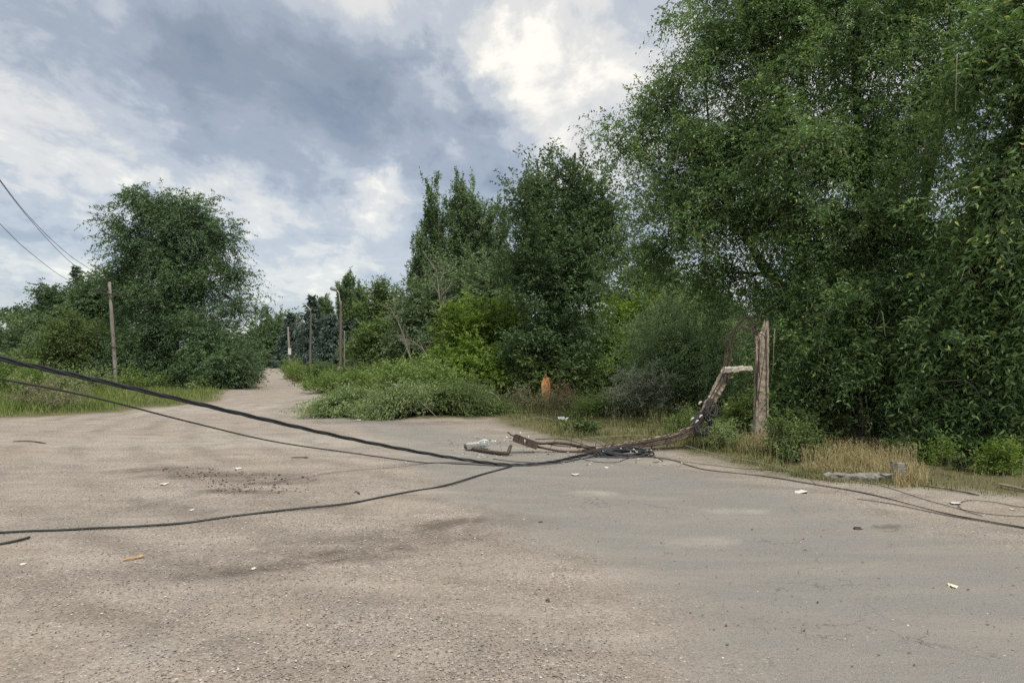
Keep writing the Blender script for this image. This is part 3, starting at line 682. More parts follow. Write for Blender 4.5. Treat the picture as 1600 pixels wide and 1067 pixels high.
# background trees closing the view
BG = 'trees closing the view behind the thicket'
for lab, lobes, base, Z, n, mat in (
    ('dim poplar seen through the gap left of the tall elm', [(985, 480, 34, 55, 2.2), (1010, 420, 20, 50, 1.6), (1045, 460, 24, 60, 1.8)], 1005, 42, 1900, 'poplar'),
    ('dim tree filling the gap behind the grey willow', [(1100, 480, 50, 60, 2.2), (1150, 520, 50, 60, 2.2), (1090, 550, 60, 40, 2.2)], 1110, 34, 2200, 'dark'),
    ('dark tree behind the pole stump and the tall elm', [(1200, 520, 60, 70, 2), (1260, 560, 60, 60, 2), (1190, 610, 70, 40, 1.8)], 1215, 26, 2600, 'dark'),
    ('dark tree behind the forked elm', [(1340, 560, 75, 75, 2), (1430, 550, 75, 80, 2), (1390, 610, 70, 30, 1.8), (1330, 430, 60, 60, 1.6)], 1380, 21, 4200, 'dark'),
    ('dark tree behind the nearest elm at the right edge', [(1540, 560, 80, 90, 2), (1620, 540, 80, 100, 2), (1560, 650, 90, 42, 1.6), (1580, 420, 70, 70, 1.6)], 1560, 18, 4200, 'dark')):
    make_tree('thicket_tree', lab, 'tree', [lobe_px(a, b, Z, c, d, e) for a, b, c, d, e in lobes], [tp(base, 0, Z, .16, .04, (base+5, 470, Z))],
        n, mat, group=BG, nleaf=12, ll=.0048*Z, lw=.0022*Z, slen=.8, droop=.25, outw=.6, upw=.2, clump=.8, inner=.3, zmin=.1, twigfrac=.02, twr=.008, sublimbs=2)
# dead pale tree and leaning bare stems
def bare_tree(name, label, pts, r0, nb, blen, mat='palebark', spread=.6, zb=None, twr=.3):
    root = thing(name, label, 'tree'); p = smooth_path(pts, 22); root.location = p[0]
    mt = MB(); tube(mt, p, taper(r0, r0*.15, 22), 8)
    o = mt.obj('trunk', M[mat], root); o.location = -p[0]
    mb = MB()
    for k in range(nb):
        i = rng.integers(7, 21); s = p[i]; tdir = nrm(p[i]-p[i-1]); sd_ = nrm(np.cross(tdir, rng.normal(size=3)))
        e = s+nrm(tdir*.8+sd_*spread+np.array([0, 0, .25]))*blen*rr(.5, 1.1)
        q = bent(s, e, 9, .07, .05); tube(mb, q, taper(r0*.32, r0*.05, 9), 5)
        for _ in range(3):
            j = rng.integers(3, 8); tube(mb, bent(q[j], q[j]+nrm(nrm(q[j]-q[j-1])+rng.normal(size=3)*.6)*blen*rr(.2, .5), 6, .08), taper(r0*.14, r0*.03, 6), 4)
    o = mb.obj('branches', M[mat], root); o.location = -p[0]
bare_tree('dead_tree', 'slender bleached dead tree standing in front of the poplars', [P(697, 597, 34), P(693, 520, 34), P(686, 460, 34), P(682, 420, 34)], .075, 14, 1.3)
bare_tree('leaning_dead_tree', 'bare pale tree leaning left over the weeds beside the lamp post', [P(655, 600, 33), P(640, 555, 33), P(625, 510, 33), P(608, 478, 33)], .055, 9, 1.1)
bare_tree('leaning_dead_tree', 'short bare pole-like branch crossing the leaning dead tree', [P(612, 585, 32.5), P(625, 562, 32.5), P(641, 538, 32.5)], .035, 3, .5)
bare_tree('leaning_dead_tree', 'thin tangle of bare stems low beside the bright lime shrub', [P(690, 600, 31), P(675, 570, 31), P(660, 545, 31), P(640, 530, 31)], .045, 12, 1.0)

# ------------------------------------------------------------------ far gap
make_tree('ash_tree', 'low dark round tree at the far end of the track beside the big left elm', 'tree',
    [lobe_px(405, 530, 95, 32, 32, 3), lobe_px(440, 520, 93, 36, 38, 3), lobe_px(385, 545, 90, 25, 26, 2.5), lobe_px(460, 545, 92, 25, 28, 2.5), lobe_px(425, 550, 91, 50, 22, 3)],
    [tp(430, 0, 93, .3, .08, (435, 510, 93))], 3600, 'dark', nleaf=10, ll=.34, lw=.2, slen=1.6, droop=.2, outw=.6, clump=1.8, inner=.2, zmin=.2, twigfrac=0, sublimbs=2)
def spruce(label, px, ytop, Z, rx, seed, group=None, mat='spruce', n=34, ybase=None):
    root = thing('blue_spruce', label, 'tree', group); x = (px-800)*Z/FPX; g = float(gh(x, Z)); root.location = (x, Z, g)
    H = CAM_H+(HOR-ytop)*Z/FPX-g; R = rx*Z/FPX
    mt = MB(); tube(mt, [[x, Z, g], [x, Z, g+H*.5], [x, Z, g+H*.98]], [R*.07, R*.045, .02], 7)
    mb = MB(); A, D, L_ = [], [], []
    for k in range(n):
        f = k/(n-1); z = g+H*(.03+.95*f); rl = R*(1-f)**.85*(.9+.25*rng.uniform())+.12
        nb = max(5, int(14*(1-f)+4))
        for j in range(nb):
            a = rng.uniform(0, 6.283); ll_ = rl*rng.uniform(.75, 1.12)
            d = np.array([math.cos(a), math.sin(a), -.18+.5*f])
            # side sprays along the bough
            m = max(3, int(ll_/(.022*Z)*1.6)*2)
            for q in np.linspace(.15, 1, m):
                A.append([x, Z, z]+d*ll_*q+np.array([0, 0, .12*ll_*q*q])); sd_ = nrm(np.cross(d, [0, 0, 1.]))*(1 if rng.uniform() < .5 else -1)
                D.append(nrm(d+sd_*rng.uniform(.2, 1.3)+np.array([0, 0, -.1]))); L_.append(.30*ll_*(1.15-q*.6)+.12)
    spray_leaves(mb, np.array(A), np.array(D), np.array(L_), .3, 5, .0050*Z, .0020*Z, .5, .7)
    o = mt.obj('trunk', M['bark'], root); o.location = -np.array(root.location)
    o = mb.obj('crown', M[mat], root); o.location = -np.array(root.location)
spruce('blue spruce standing behind the brown pole with the slanting rod', 487, 462, 78, 34, 1, 'blue spruces beside the far track')
spruce('smaller blue spruce directly left of the lamp post', 519, 492, 72, 28, 2, 'blue spruces beside the far track')
spruce('lowest blue spruce right of the thin white pole', 455, 490, 84, 25, 3, 'blue spruces beside the far track')
spruce('dark spruce just behind the lamp post on its right', 545, 500, 76, 26, 4, 'blue spruces beside the far track')
G2 = 'far poplars behind the lamp post'
poplar('far dense poplar with the highest top directly behind the lamp post', [(542, 424, 520, 9), (532, 440, 540, 8), (550, 445, 560, 14)], 543, 88, 2300, G2, ll=.30)
poplar('far poplar with a forked top right of the lamp post', [(562, 440, 520, 8), (555, 452, 540, 10), (568, 460, 550, 9)], 560, 86, 1500, G2, ll=.30)
poplar('low far poplar showing above the blue spruces', [(500, 470, 540, 9), (508, 462, 545, 7), (515, 475, 550, 8)], 505, 92, 1500, G2, ll=.30)
make_tree('maple_tree', 'yellowish green maple with a thin top right of the lamp post', 'tree',
    [lobe_px(596, 500, 46, 30, 32, 1.6), lobe_px(585, 548, 45, 32, 28, 1.6), lobe_px(610, 545, 44, 32, 35, 1.6), lobe_px(596, 462, 46, 18, 14, .7), lobe_px(622, 505, 45, 16, 26, .8), lobe_px(578, 570, 44, 26, 16, 1.2)],
    [tp(592, 0, 46, .13, .03, (594, 455, 46))], 3300, 'olive', nleaf=11, ll=.19, lw=.10, slen=.9, droop=.2, outw=.6, upw=.25, clump=.9, inner=.2, zmin=.2, twigfrac=.06, twr=.008)
make_tree('thicket_tree', 'dim tree between the yellowish maple and the broad pale green tree', 'tree',
    [lobe_px(632, 520, 60, 26, 36, 1.8), lobe_px(610, 560, 58, 40, 26, 2)], [tp(630, 0, 60, .15, .04, (630, 500, 60))], 1500, 'poplar', nleaf=11, ll=.24, lw=.12, slen=1.0, droop=.2, outw=.6, clump=1., inner=.2, zmin=.2, twigfrac=0)
# ------------------------------------------------------------------ left side
LK = dict(nleaf=13, ll=.15, lw=.058, slen=.95, droop=.50, outw=.6, upw=.1, clump=.9, thick=.15, inner=.08, zmin=.3, shrink=.72, twigfrac=.08, twr=.008, sublimbs=6, bare=30)
make_tree('elm_tree', 'big domed elm standing alone left of the track, its drooping boughs reaching the ground', 'tree',
    [lobe_px(232, 328, 37, 42, 34, 1.6), lobe_px(292, 338, 37, 48, 36, 1.8), lobe_px(338, 375, 37, 36, 36, 1.5), lobe_px(212, 400, 37, 38, 46, 1.6), lobe_px(262, 400, 36.5, 48, 50, 1.9), lobe_px(364, 425, 37, 26, 28, .9), lobe_px(188, 350, 37, 16, 16, .7),
     lobe_px(372, 475, 36.5, 16, 20, .7), lobe_px(255, 480, 36, 52, 55, 2.0), lobe_px(200, 455, 36.5, 28, 34, 1.3), lobe_px(320, 515, 35.5, 44, 48, 1.8), lobe_px(310, 445, 36.5, 34, 34, 1.4)],
    [tp(262, 0, 37, .28, .06, (255, 330, 37), [(262, 500, 37), (258, 420, 37)]), tp(272, 0, 36.8, .2, .05, (345, 380, 37), [(280, 500, 36.8), (315, 440, 36.8)]), tp(255, 0, 37.2, .15, .04, (205, 380, 37), [(245, 500, 37)])],
    8400, 'elm_far', **LK)
for lab, lobes, n in (
    ('drooping green elm thicket under the right side of the big domed elm', [(345, 548, 34.5, 34, 36, 1.5), (368, 572, 34, 20, 20, 1.0), (330, 577, 34, 38, 22, 1.3)], 2000),
    ('dark leafy thicket under the big domed elm behind the left pole', [(215, 560, 36.5, 45, 40, 1.6), (270, 570, 35.5, 45, 32, 1.5), (240, 525, 36, 40, 35, 1.5)], 2400)):
    shrub('elm_thicket', lab, 'shrub', [lobe_px(*l) for l in lobes], n, 'elm_far', nleaf=12, ll=.14, lw=.055, slen=.8, droop=.45, upw=.3, clump=.7)
shrub('low_bush', 'low dark sprawling bush at the foot of the big elm beside the track', 'bush', [lobe_px(385, 592, 36, 26, 11, 1.0), lobe_px(355, 590, 35, 24, 12, .9)], 500, 'dark', ll=.13, lw=.06, slen=.5)
shrub('low_bush', 'small pale bush in the grass in front of the big elm', 'bush', [lobe_px(322, 600, 33, 18, 7, .5)], 150, 'felled', ll=.12, lw=.06, slen=.35)
shrub('green_bush', 'rounded yellowish green bush left of the wooden pole', 'bush', [lobe_px(112, 545, 37, 50, 42, 1.6), lobe_px(85, 560, 36.5, 30, 30, 1.2), lobe_px(98, 508, 37, 16, 14, .6)], 2000, 'bush', ll=.14, lw=.065, slen=.7)
shrub('green_bush', 'bright green bush directly behind the left pole', 'bush', [lobe_px(160, 540, 39, 32, 34, 1.3), lobe_px(148, 560, 38.5, 30, 28, 1.2)], 1200, 'bush', ll=.14, lw=.065, slen=.7)
shrub('green_bush', 'dull green bush at the left edge of the picture', 'bush', [lobe_px(15, 545, 40, 38, 38, 1.4), lobe_px(45, 560, 39, 25, 26, 1.2)], 1300, 'grey', ll=.15, lw=.07, slen=.7)
G3 = 'trees behind the left pole'
for lab, lobes, base, Z, n, mat in (
    ('dark rounded tree directly behind the crossarm pole', [(160, 470, 26, 34, 2), (150, 500, 36, 34, 2.2), (185, 450, 18, 26, 1.4)], 160, 46, 2100, 'dark'),
    ('dark green spreading tree left of the pole below the spruce top', [(110, 480, 34, 26, 2), (80, 500, 36, 28, 2.4), (120, 505, 40, 30, 2.4), (92, 462, 18, 10, 1)], 100, 52, 2600, 'elm_far'),
    ('low tree by the grey roof at the left edge', [(50, 500, 22, 16, 2), (70, 520, 30, 24, 2.4), (40, 530, 34, 22, 2.4)], 55, 60, 1600, 'dark'),
    ('hazy low tree behind the grey roof at the far left', [(8, 505, 30, 12, 2.4), (-10, 520, 34, 22, 2.6), (25, 500, 18, 9, 2)], 5, 88, 1300, 'dark')):
    make_tree('distant_tree', lab, 'tree', [lobe_px(a, b, Z, c, d, e) for a, b, c, d, e in lobes], [tp(base, 0, Z, .16, .04, (base, 480, Z))],
        n, mat, group=G3, nleaf=11, ll=.0043*Z, lw=.0021*Z, slen=.9, droop=.25, outw=.6, upw=.2, clump=.9, inner=.25, zmin=.1, twigfrac=.02, twr=.01, sublimbs=2)
spruce('far spruce whose pointed top stands above the trees left of the pole', 119, 416, 62, 26, 5, mat='spruce')
# far tree belt (wood reading as one mass)
mbL = MB()
bl = []
for k in range(60):
    px = -500+k*40; Z = rr(125, 160)
    if 600 < px < 640: continue
    bl.append(lobe_px(px, 553-rr(4, 16), Z, rr(40, 60), rr(20, 30), 5))
crown_from(mbL, None, bl, 9000, nleaf=9, ll=.9, lw=.5, slen=2.5, droop=.2, outw=.6, clump=2.5, inner=.3, zmin=-.5)
o = mbL.obj('far_woods', M['dark']); tag(o, 'low dark belt of distant woods along the horizon', 'woods'); o['kind'] = 'stuff'

# ------------------------------------------------------------------ felled boughs heap
def heap(label, px0, px1, pyb, ypeak, Z, n, mat, dirx, ll=.085, hang=.35):
    """a leafy bough lying on the ground: a bent limb with side shoots covered in leaves"""
    root = thing('felled_branch', label, 'branch', 'cut leafy branches heaped beside the road')
    x0, x1 = (px0-800)*Z/FPX, (px1-800)*Z/FPX; H = (pyb-ypeak)*Z/FPX
    root.location = ((x0+x1)/2, Z, 0)
    mbW = MB(); mbL = MB()
    sx = x0 if dirx > 0 else x1; ex = x1 if dirx > 0 else x0          # butt end -> tip
    A, D, L_ = [], [], []
    for k in range(7):
        yo = rng.normal()*.45
        s = np.array([sx+dirx*rr(0, .3), Z+yo*.4+.3, rr(.15, H*.9)]); e = np.array([sx+(ex-sx)*rr(.6, 1), Z+yo-.1, rr(.05, .22)])
        m = (s+e)/2+np.array([0, 0, H*rr(.25, .55)])
        p = smooth_path([s, m, e], 16); p[:, 2] = np.maximum(p[:, 2], .04)
        tube(mbW, p, taper(.028, .006, 16), 6)
        nn = n//7
        idx = rng.uniform(1.0, 15, nn); i0 = idx.astype(int); fr = (idx-i0)[:, None]
        q = p[np.minimum(i0, 14)]*(1-fr)+p[np.minimum(i0+1, 15)]*fr
        td = nrm(np.gradient(p, axis=0))[i0]
        q = q+rng.normal(size=(nn, 3))*np.array([.16, .24, .07])
        d = nrm(td*1.0+rng.normal(size=(nn, 3))*np.array([.38, .5, .34])+np.array([0, 0, .10]))
        A.append(q); D.append(d); L_.append(rng.uniform(.3, .85, nn))
    A = np.concatenate(A); D = np.concatenate(D); L_ = np.concatenate(L_)
    A[:, 2] = np.maximum(A[:, 2], .06); D[:, 2] = np.where(A[:, 2] < .25, np.abs(D[:, 2])*.5+.12, D[:, 2])
    spray_leaves(mbL, A, D, L_, hang*.9, 17, ll, ll*.33, .5, .8)
    twigs(mbW, A[::4], D[::4], L_[::4], hang*.6, .004)
    for mb, nm, mm_ in ((mbW, 'limb', 'twig'), (mbL, 'foliage', mat)):
        o = mb.obj(nm, M[mm_], root); o.location = -np.array(root.location)
heap('felled leafy bough forming the pointed left tip of the heap on the road', 484, 600, 648, 612, 19.6, 1000, 'felled', -1)
heap('felled bough with pale leaf undersides in the middle front of the heap', 570, 690, 652, 608, 19.4, 1200, 'felled', -1)
heap('felled bough at the right front end of the heap', 660, 785, 653, 616, 19.5, 1100, 'bush', 1)
heap('felled bough lying crosswise on top of the middle of the heap', 590, 740, 622, 596, 20.6, 1100, 'felled', -1)
heap('darker felled bough at the back right of the heap', 680, 800, 635, 604, 21.2, 800, 'bush', 1)
def stemline(name, label, pts, r, mat='deadtwig', group=None):
    mb = MB(); tube(mb, smooth_path(pts, 14), taper(r, r*.4, 14), 6)
    o = mb.obj(name, M[mat], None, origin=np.asarray(pts[0])); tag(o, label, 'branch', group); return o
stemline('bare_branch', 'long thin peeled stem curving down over the front of the leaf heap', [P(614, 600, 19.1), P(640, 612, 19.0), P(662, 632, 18.9), P(682, 651, 18.9)], .022)
stemline('bare_branch', 'thin pale stem arching out of the right end of the leaf heap', [P(758, 610, 19.4), P(775, 618, 19.3), P(790, 640, 19.2)], .014)
# weeds thicket behind the heap
for lab, lobes, n, mat in (
    ('light green weedy thicket behind the leaf heap', [(620, 600, 24, 42, 16, 1.0), (655, 594, 25, 30, 17, 1.0)], 1100, 'weed'),
    ('bright green weeds left of the lime shrub', [(690, 610, 23, 40, 20, .9)], 800, 'weed'),
    ('pale flowering weeds in front of the lamp post', [(510, 606, 31, 38, 9, 1.0), (550, 604, 31, 35, 9, 1.0)], 900, 'weed'),
    ('tall green weeds at the foot of the lamp post', [(520, 590, 38, 42, 7, 1.2), (580, 592, 34, 28, 10, 1.0)], 900, 'bush'),
    ('small round weed clump beside the track near the white pole', [(453, 578, 48, 12, 12, .7), (468, 583, 44, 16, 9, .8)], 420, 'weed'),
    ('low green bush at the foot of the brown pole', [(490, 590, 38, 20, 10, .8)], 350, 'bush')):
    shrub('weed_thicket', lab, 'weeds', [lobe_px(*l) for l in lobes], n, mat, nleaf=11, ll=.12, lw=.04, slen=.5, upw=1.1, clump=.35)
shrub('verge_weeds', 'silvery tan weeds at the front of the left verge beneath the thin cable', 'weeds', [lobe_px(85, 636, 21, 45, 11, .7), lobe_px(50, 632, 21.5, 25, 14, .6)], 420, 'greyweed', ll=.09, lw=.025, slen=.35, nleaf=12, upw=1.2)
shrub('verge_weeds', 'tall green weeds at the left edge behind the thick cable bundle', 'weeds', [lobe_px(10, 598, 27, 38, 26, .8), lobe_px(45, 610, 26, 30, 20, .8)], 750, 'weed', ll=.14, lw=.035, slen=.55, nleaf=11, upw=1.4)
shrub('verge_weeds', 'mixed tall weeds on the left verge in front of the yellowish bush', 'weeds', [lobe_px(105, 600, 29, 34, 14, .8), lobe_px(150, 604, 30, 24, 10, .8)], 420, 'felled', ll=.12, lw=.035, slen=.45, nleaf=11, upw=1.2)
shrub('verge_weeds', 'low scrub of pale weeds at the foot of the left pole', 'weeds', [lobe_px(200, 600, 33, 24, 9, .7), lobe_px(235, 602, 33, 22, 7, .7)], 260, 'weed', ll=.12, lw=.035, slen=.4, nleaf=11, upw=1.2)
shrub('verge_weeds', 'green weeds below the raised end of the fallen pole', 'weeds', [lobe_px(1080, 690, 13.4, 36, 16, .4)], 240, 'weed', ll=.07, lw=.02, slen=.3, nleaf=12, upw=1.2, clump=.2)
shrub('verge_weeds', 'mixed tall weeds between the fallen pole and the stump', 'weeds', [lobe_px(1128, 702, 12.2, 28, 9, .3)], 180, 'felled', ll=.06, lw=.016, slen=.3, nleaf=12, upw=1.3, clump=.2)
shrub('verge_weeds', 'low pale weeds on the verge in front of the dark elm and torn trunk', 'weeds', [lobe_px(820, 638, 21, 30, 9, .5), lobe_px(880, 640, 20.5, 26, 8, .5)], 300, 'greyweed', ll=.09, lw=.025, slen=.3, nleaf=11, upw=1.2, clump=.3)
shrub('verge_weeds', 'green leafy weeds on the verge left of the silvery bush', 'weeds', [lobe_px(925, 648, 18.5, 26, 12, .5)], 240, 'weed', ll=.09, lw=.035, slen=.3, nleaf=11, upw=1.0, clump=.3)
shrub('roadside_bush', 'round dark green bush on the verge right of the pole stump', 'bush', [lobe_px(1240, 716, 11.0, 42, 30, .38)], 620, 'bush', nleaf=12, ll=.045, lw=.026, slen=.22, clump=.16, twr=.003)
shrub('roadside_bush', 'small light green sapling left of the pole stump', 'bush', [lobe_px(1160, 655, 13.2, 18, 34, .22)], 200, 'weed', nleaf=11, ll=.07, lw=.04, slen=.25, clump=.15, twr=.003)
shrub('roadside_bush', 'pale leafy bush at the right foot of the pole stump', 'bush', [lobe_px(1268, 672, 12.4, 30, 30, .35)], 420, 'bush', nleaf=11, ll=.07, lw=.035, slen=.3, clump=.2, twr=.003)
shrub('roadside_bush', 'small yellowing bush on the sandy verge at the right edge', 'bush', [lobe_px(1563, 752, 9.7, 28, 16, .2)], 220, 'lime', nleaf=10, ll=.05, lw=.025, slen=.2, clump=.12, twr=.003)
shrub('roadside_bush', 'dark leafy bush at the right edge behind the yellowing bush', 'bush', [lobe_px(1592, 725, 10.4, 36, 30, .35)], 420, 'bush', nleaf=10, ll=.06, lw=.03, slen=.28, clump=.2, twr=.003)
shrub('roadside_bush', 'thin bright green weed tuft on the bare verge below the hanging elm spray', 'bush', [lobe_px(1472, 732, 10.4, 14, 20, .15)], 90, 'lime', nleaf=10, ll=.05, lw=.016, slen=.25, clump=.1, twr=.002)
shrub('roadside_bush', 'little creeping green plant on bare soil between the kerb post and the yellowing bush', 'bush', [lobe_px(1500, 752, 9.9, 15, 5, .12)], 60, 'bush', nleaf=9, ll=.045, lw=.03, slen=.12, clump=.08, twr=.002)
shrub('roadside_bush', 'flat dark green leafy clump on the verge behind the fallen pole', 'bush', [lobe_px(905, 680, 14.6, 26, 5, .25)], 110, 'bush', nleaf=9, ll=.07, lw=.04, slen=.2, clump=.12, twr=.002)

# ------------------------------------------------------------------ grass
def scatter(poly, n, dens=None, clumpsc=1.0, thr=.0):
    poly = [tuple(p) for p in poly]; xs = [p[0] for p in poly]; ys = [p[1] for p in poly]
    out = []
    tot = 0
    while tot < n:
        x = rng.uniform(min(xs), max(xs), n*2); y = rng.uniform(min(ys), max(ys), n*2)
        k = inpoly(x, y, poly)
        if thr > 0:
            v = np.sin(x*2.1*clumpsc+1.3*np.sin(y*1.7*clumpsc))*np.sin(y*2.6*clumpsc+1.1*np.sin(x*1.9*clumpsc))
            k &= rng.uniform(-1, 1, n*2)+thr < v+1
        x, y = x[k], y[k]
        out.append(np.stack([x, y], -1)); tot += len(x)
        if len(x) == 0: break
    return np.concatenate(out)[:n]
def blades(mb, xy, h, w, lean=.45, edge=None):
    n = len(xy); z = gh(xy[:, 0], xy[:, 1])
    hh = h*rng.uniform(.45, 1.2, n)
    hh *= np.clip(.75+.45*np.sin(xy[:, 0]*2.3+1.5*np.sin(xy[:, 1]*1.9))*np.sin(xy[:, 1]*2.9+xy[:, 0])+.25*np.sin(xy[:, 0]*7.1+xy[:, 1]*5.3), .25, 1.3)
    if edge is not None:
        hh *= np.clip(np.maximum(pdist(xy[:, 0], xy[:, 1], edge), .0)*1.6+.25, .25, 1)
    ww = w*rng.uniform(.6, 1.3, n); a = rng.uniform(0, 6.283, n); l = lean*rng.uniform(.1, 1.2, n)
    dx, dy = np.cos(a), np.sin(a); sx, sy = -dy, dx
    fa = rng.uniform(0, 6.283, n); sx, sy = np.cos(fa), np.sin(fa)
    b = np.stack([xy[:, 0], xy[:, 1], z-.01], -1)
    def at(t):
        off = (t*t*l*hh)
        return b+np.stack([dx*off, dy*off, hh*t*(1-.22*l*t)], -1)
    s = np.stack([sx*ww*.5, sy*ww*.5, np.zeros(n)], -1)
    m1 = at(.5); tpnt = at(1.0)
    V = np.stack([b-s, b+s, m1+s*.8, m1-s*.8, tpnt], 1).reshape(-1, 3)
    i = np.arange(n)*5
    mb.add(V, np.stack([i, i+1, i+2, i+3], -1), np.stack([i+3, i+2, i+4], -1))
def heads(mb, xy, h, size):
    """seed heads on thin stalks"""
    n = len(xy); z = gh(xy[:, 0], xy[:, 1])
    b = np.stack([xy[:, 0], xy[:, 1], z], -1); top = b+np.stack([rng.normal(size=n)*.18*h, rng.normal(size=n)*.18*h, h*rng.uniform(.7, 1.15, n)], -1)
    s = np.array([.0018, 0, 0]); s = s*max(1, size/.02)
    V = np.stack([b-s, b+s, top+s*.6, top-s*.6], 1).reshape(-1, 3); mb.add(V, np.arange(n*4).reshape(-1, 4))
    for k in range(4):
        d = nrm(rng.normal(size=(n, 3))+np.array([0, 0, 1.4])); q = top-np.array([0, 0, 1.])*rng.uniform(0, .12, (n, 1))*h
        r = nrm(np.cross(d, rng.normal(size=(n, 3))))
        l = size*rng.uniform(.8, 1.8, (n, 1))
        V = np.stack([q, q+d*l*.5+r*l*.22, q+d*l, q+d*l*.5-r*l*.22], 1).reshape(-1, 3); mb.add(V, np.arange(n*4).reshape(-1, 4))
def grass(name, label, mat, layers):
    mb = MB()
    for kind, poly, n, h, w, kw in layers:
        xy = scatter(poly, n, clumpsc=kw.get('cs', 1), thr=kw.get('thr', 0))
        if kind == 'b': blades(mb, xy, h, w, kw.get('lean', .45), kw.get('edge'))
        else: heads(mb, xy, h, w)
    o = mb.obj(name, M[mat]); tag(o, label, 'grass'); o['kind'] = 'stuff'; return o
LG = [(-16, 16.4), G(0, 656), G(90, 649), G(180, 643), G(270, 634), G(345, 627), G(352, 612), G(405, 602), G(385, 598), G(300, 596), (-16, 45), (-30, 45), (-30, 16)]
LG1 = [(-16, 16.8), G(0, 654), G(90, 648), G(180, 642), G(200, 628), G(180, 615), G(0, 605), (-30, 34), (-30, 17)]
grass('grass', 'green roadside grass on the left verge beneath the sagging cables', 'grass',
    [('b', LG, 46000, .26, .022, dict(edge=LG)), ('b', LG1, 26000, .42, .020, dict(edge=LG1, thr=.9)), ('h', LG1, 900, .6, .035, {})])
MG = [G(440, 590), G(462, 600), G(530, 630), G(545, 640), G(560, 646), G(640, 640), G(660, 600), G(560, 585), G(450, 580)]
grass('grass', 'rough grass between the track and the leaf heap', 'mixgrass', [('b', MG, 22000, .22, .026, dict(edge=MG)), ('h', MG, 900, .55, .05, {})])
FG = [G(775, 652), G(800, 668), G(870, 688), G(940, 694), G(1060, 708), G(1120, 720), G(1190, 738), G(1240, 745), G(1230, 690), G(1160, 655), G(1000, 636), G(780, 632)]
FG2 = [G(1010, 690), G(1060, 707), G(1120, 719), G(1190, 738), G(1240, 745), G(1230, 690), G(1160, 655), G(1060, 655), G(1000, 665)]
grass('grass', 'patchy grass on the verge around the fallen concrete pole', 'mixgrass',
    [('b', FG, 30000, .14, .014, dict(edge=FG, thr=.8)), ('b', FG2, 24000, .19, .012, dict(edge=FG2, thr=.5)), ('h', FG2, 900, .36, .02, {}), ('h', FG, 500, .35, .02, {})])
DG = [G(1262, 745), G(1290, 750), G(1350, 750), G(1400, 745), G(1440, 735), G(1425, 722), G(1400, 706), G(1330, 702), G(1300, 696), G(1225, 702)]
DS = [G(1150, 702), G(1150, 712), G(1215, 722), G(1222, 704), G(1190, 694)]
DK = [G(1385, 752), G(1400, 767), G(1450, 766), G(1450, 750), G(1400, 742)]
grass('straw_grass', 'dry straw coloured grass along the concrete kerb and around the stump foot', 'drygrass',
    [('b', DG, 6800, .27, .009, dict(edge=DG, thr=.5, lean=.9)), ('h', DG, 1300, .27, .014, {}), ('b', DS, 1800, .20, .010, dict()), ('h', DS, 350, .24, .014, {}), ('b', DK, 1400, .17, .009, dict()), ('h', DK, 200, .2, .012, {})])
SG = [G(1230, 748), G(1300, 760), G(1430, 768), G(1560, 778), G(1620, 782), (8.6, 9.5), G(1600, 715), G(1400, 712), G(1250, 740)]
SK = [G(1235, 747), G(1300, 757), G(1400, 764), G(1400, 756), G(1290, 748), G(1250, 738)]
grass('grass', 'thin sparse weeds on the bare sandy verge below the nearest elm', 'mixgrass', [('b', SG, 3600, .10, .009, dict(thr=1.1)), ('b', SK, 2600, .10, .008, {}), ('h', SG, 90, .3, .018, {})])
BGP = [G(780, 632), G(1000, 636), G(1160, 655), (8, 14), (16, 12), (30, 30), (10, 60), (-10, 50), G(640, 610)]
grass('undergrowth', 'shaded rank undergrowth beneath the thicket', 'grass', [('b', BGP, 26000, .4, .04, {})])
o = bpy.data.objects['undergrowth']; o['category'] = 'undergrowth'
# far verge beyond the wood line
FARV = [(-60, 45), (-16, 44), (-31, 88), (-60, 110)]
FARV2 = [(-18.3, 62), (-11, 40), (0, 60), (-14, 88), (-26.2, 88)]
grass('grass', 'rough far grass on both sides of the narrow track', 'mixgrass', [('b', FARV, 7000, .4, .09, {}), ('b', FARV2, 9000, .4, .08, {})])

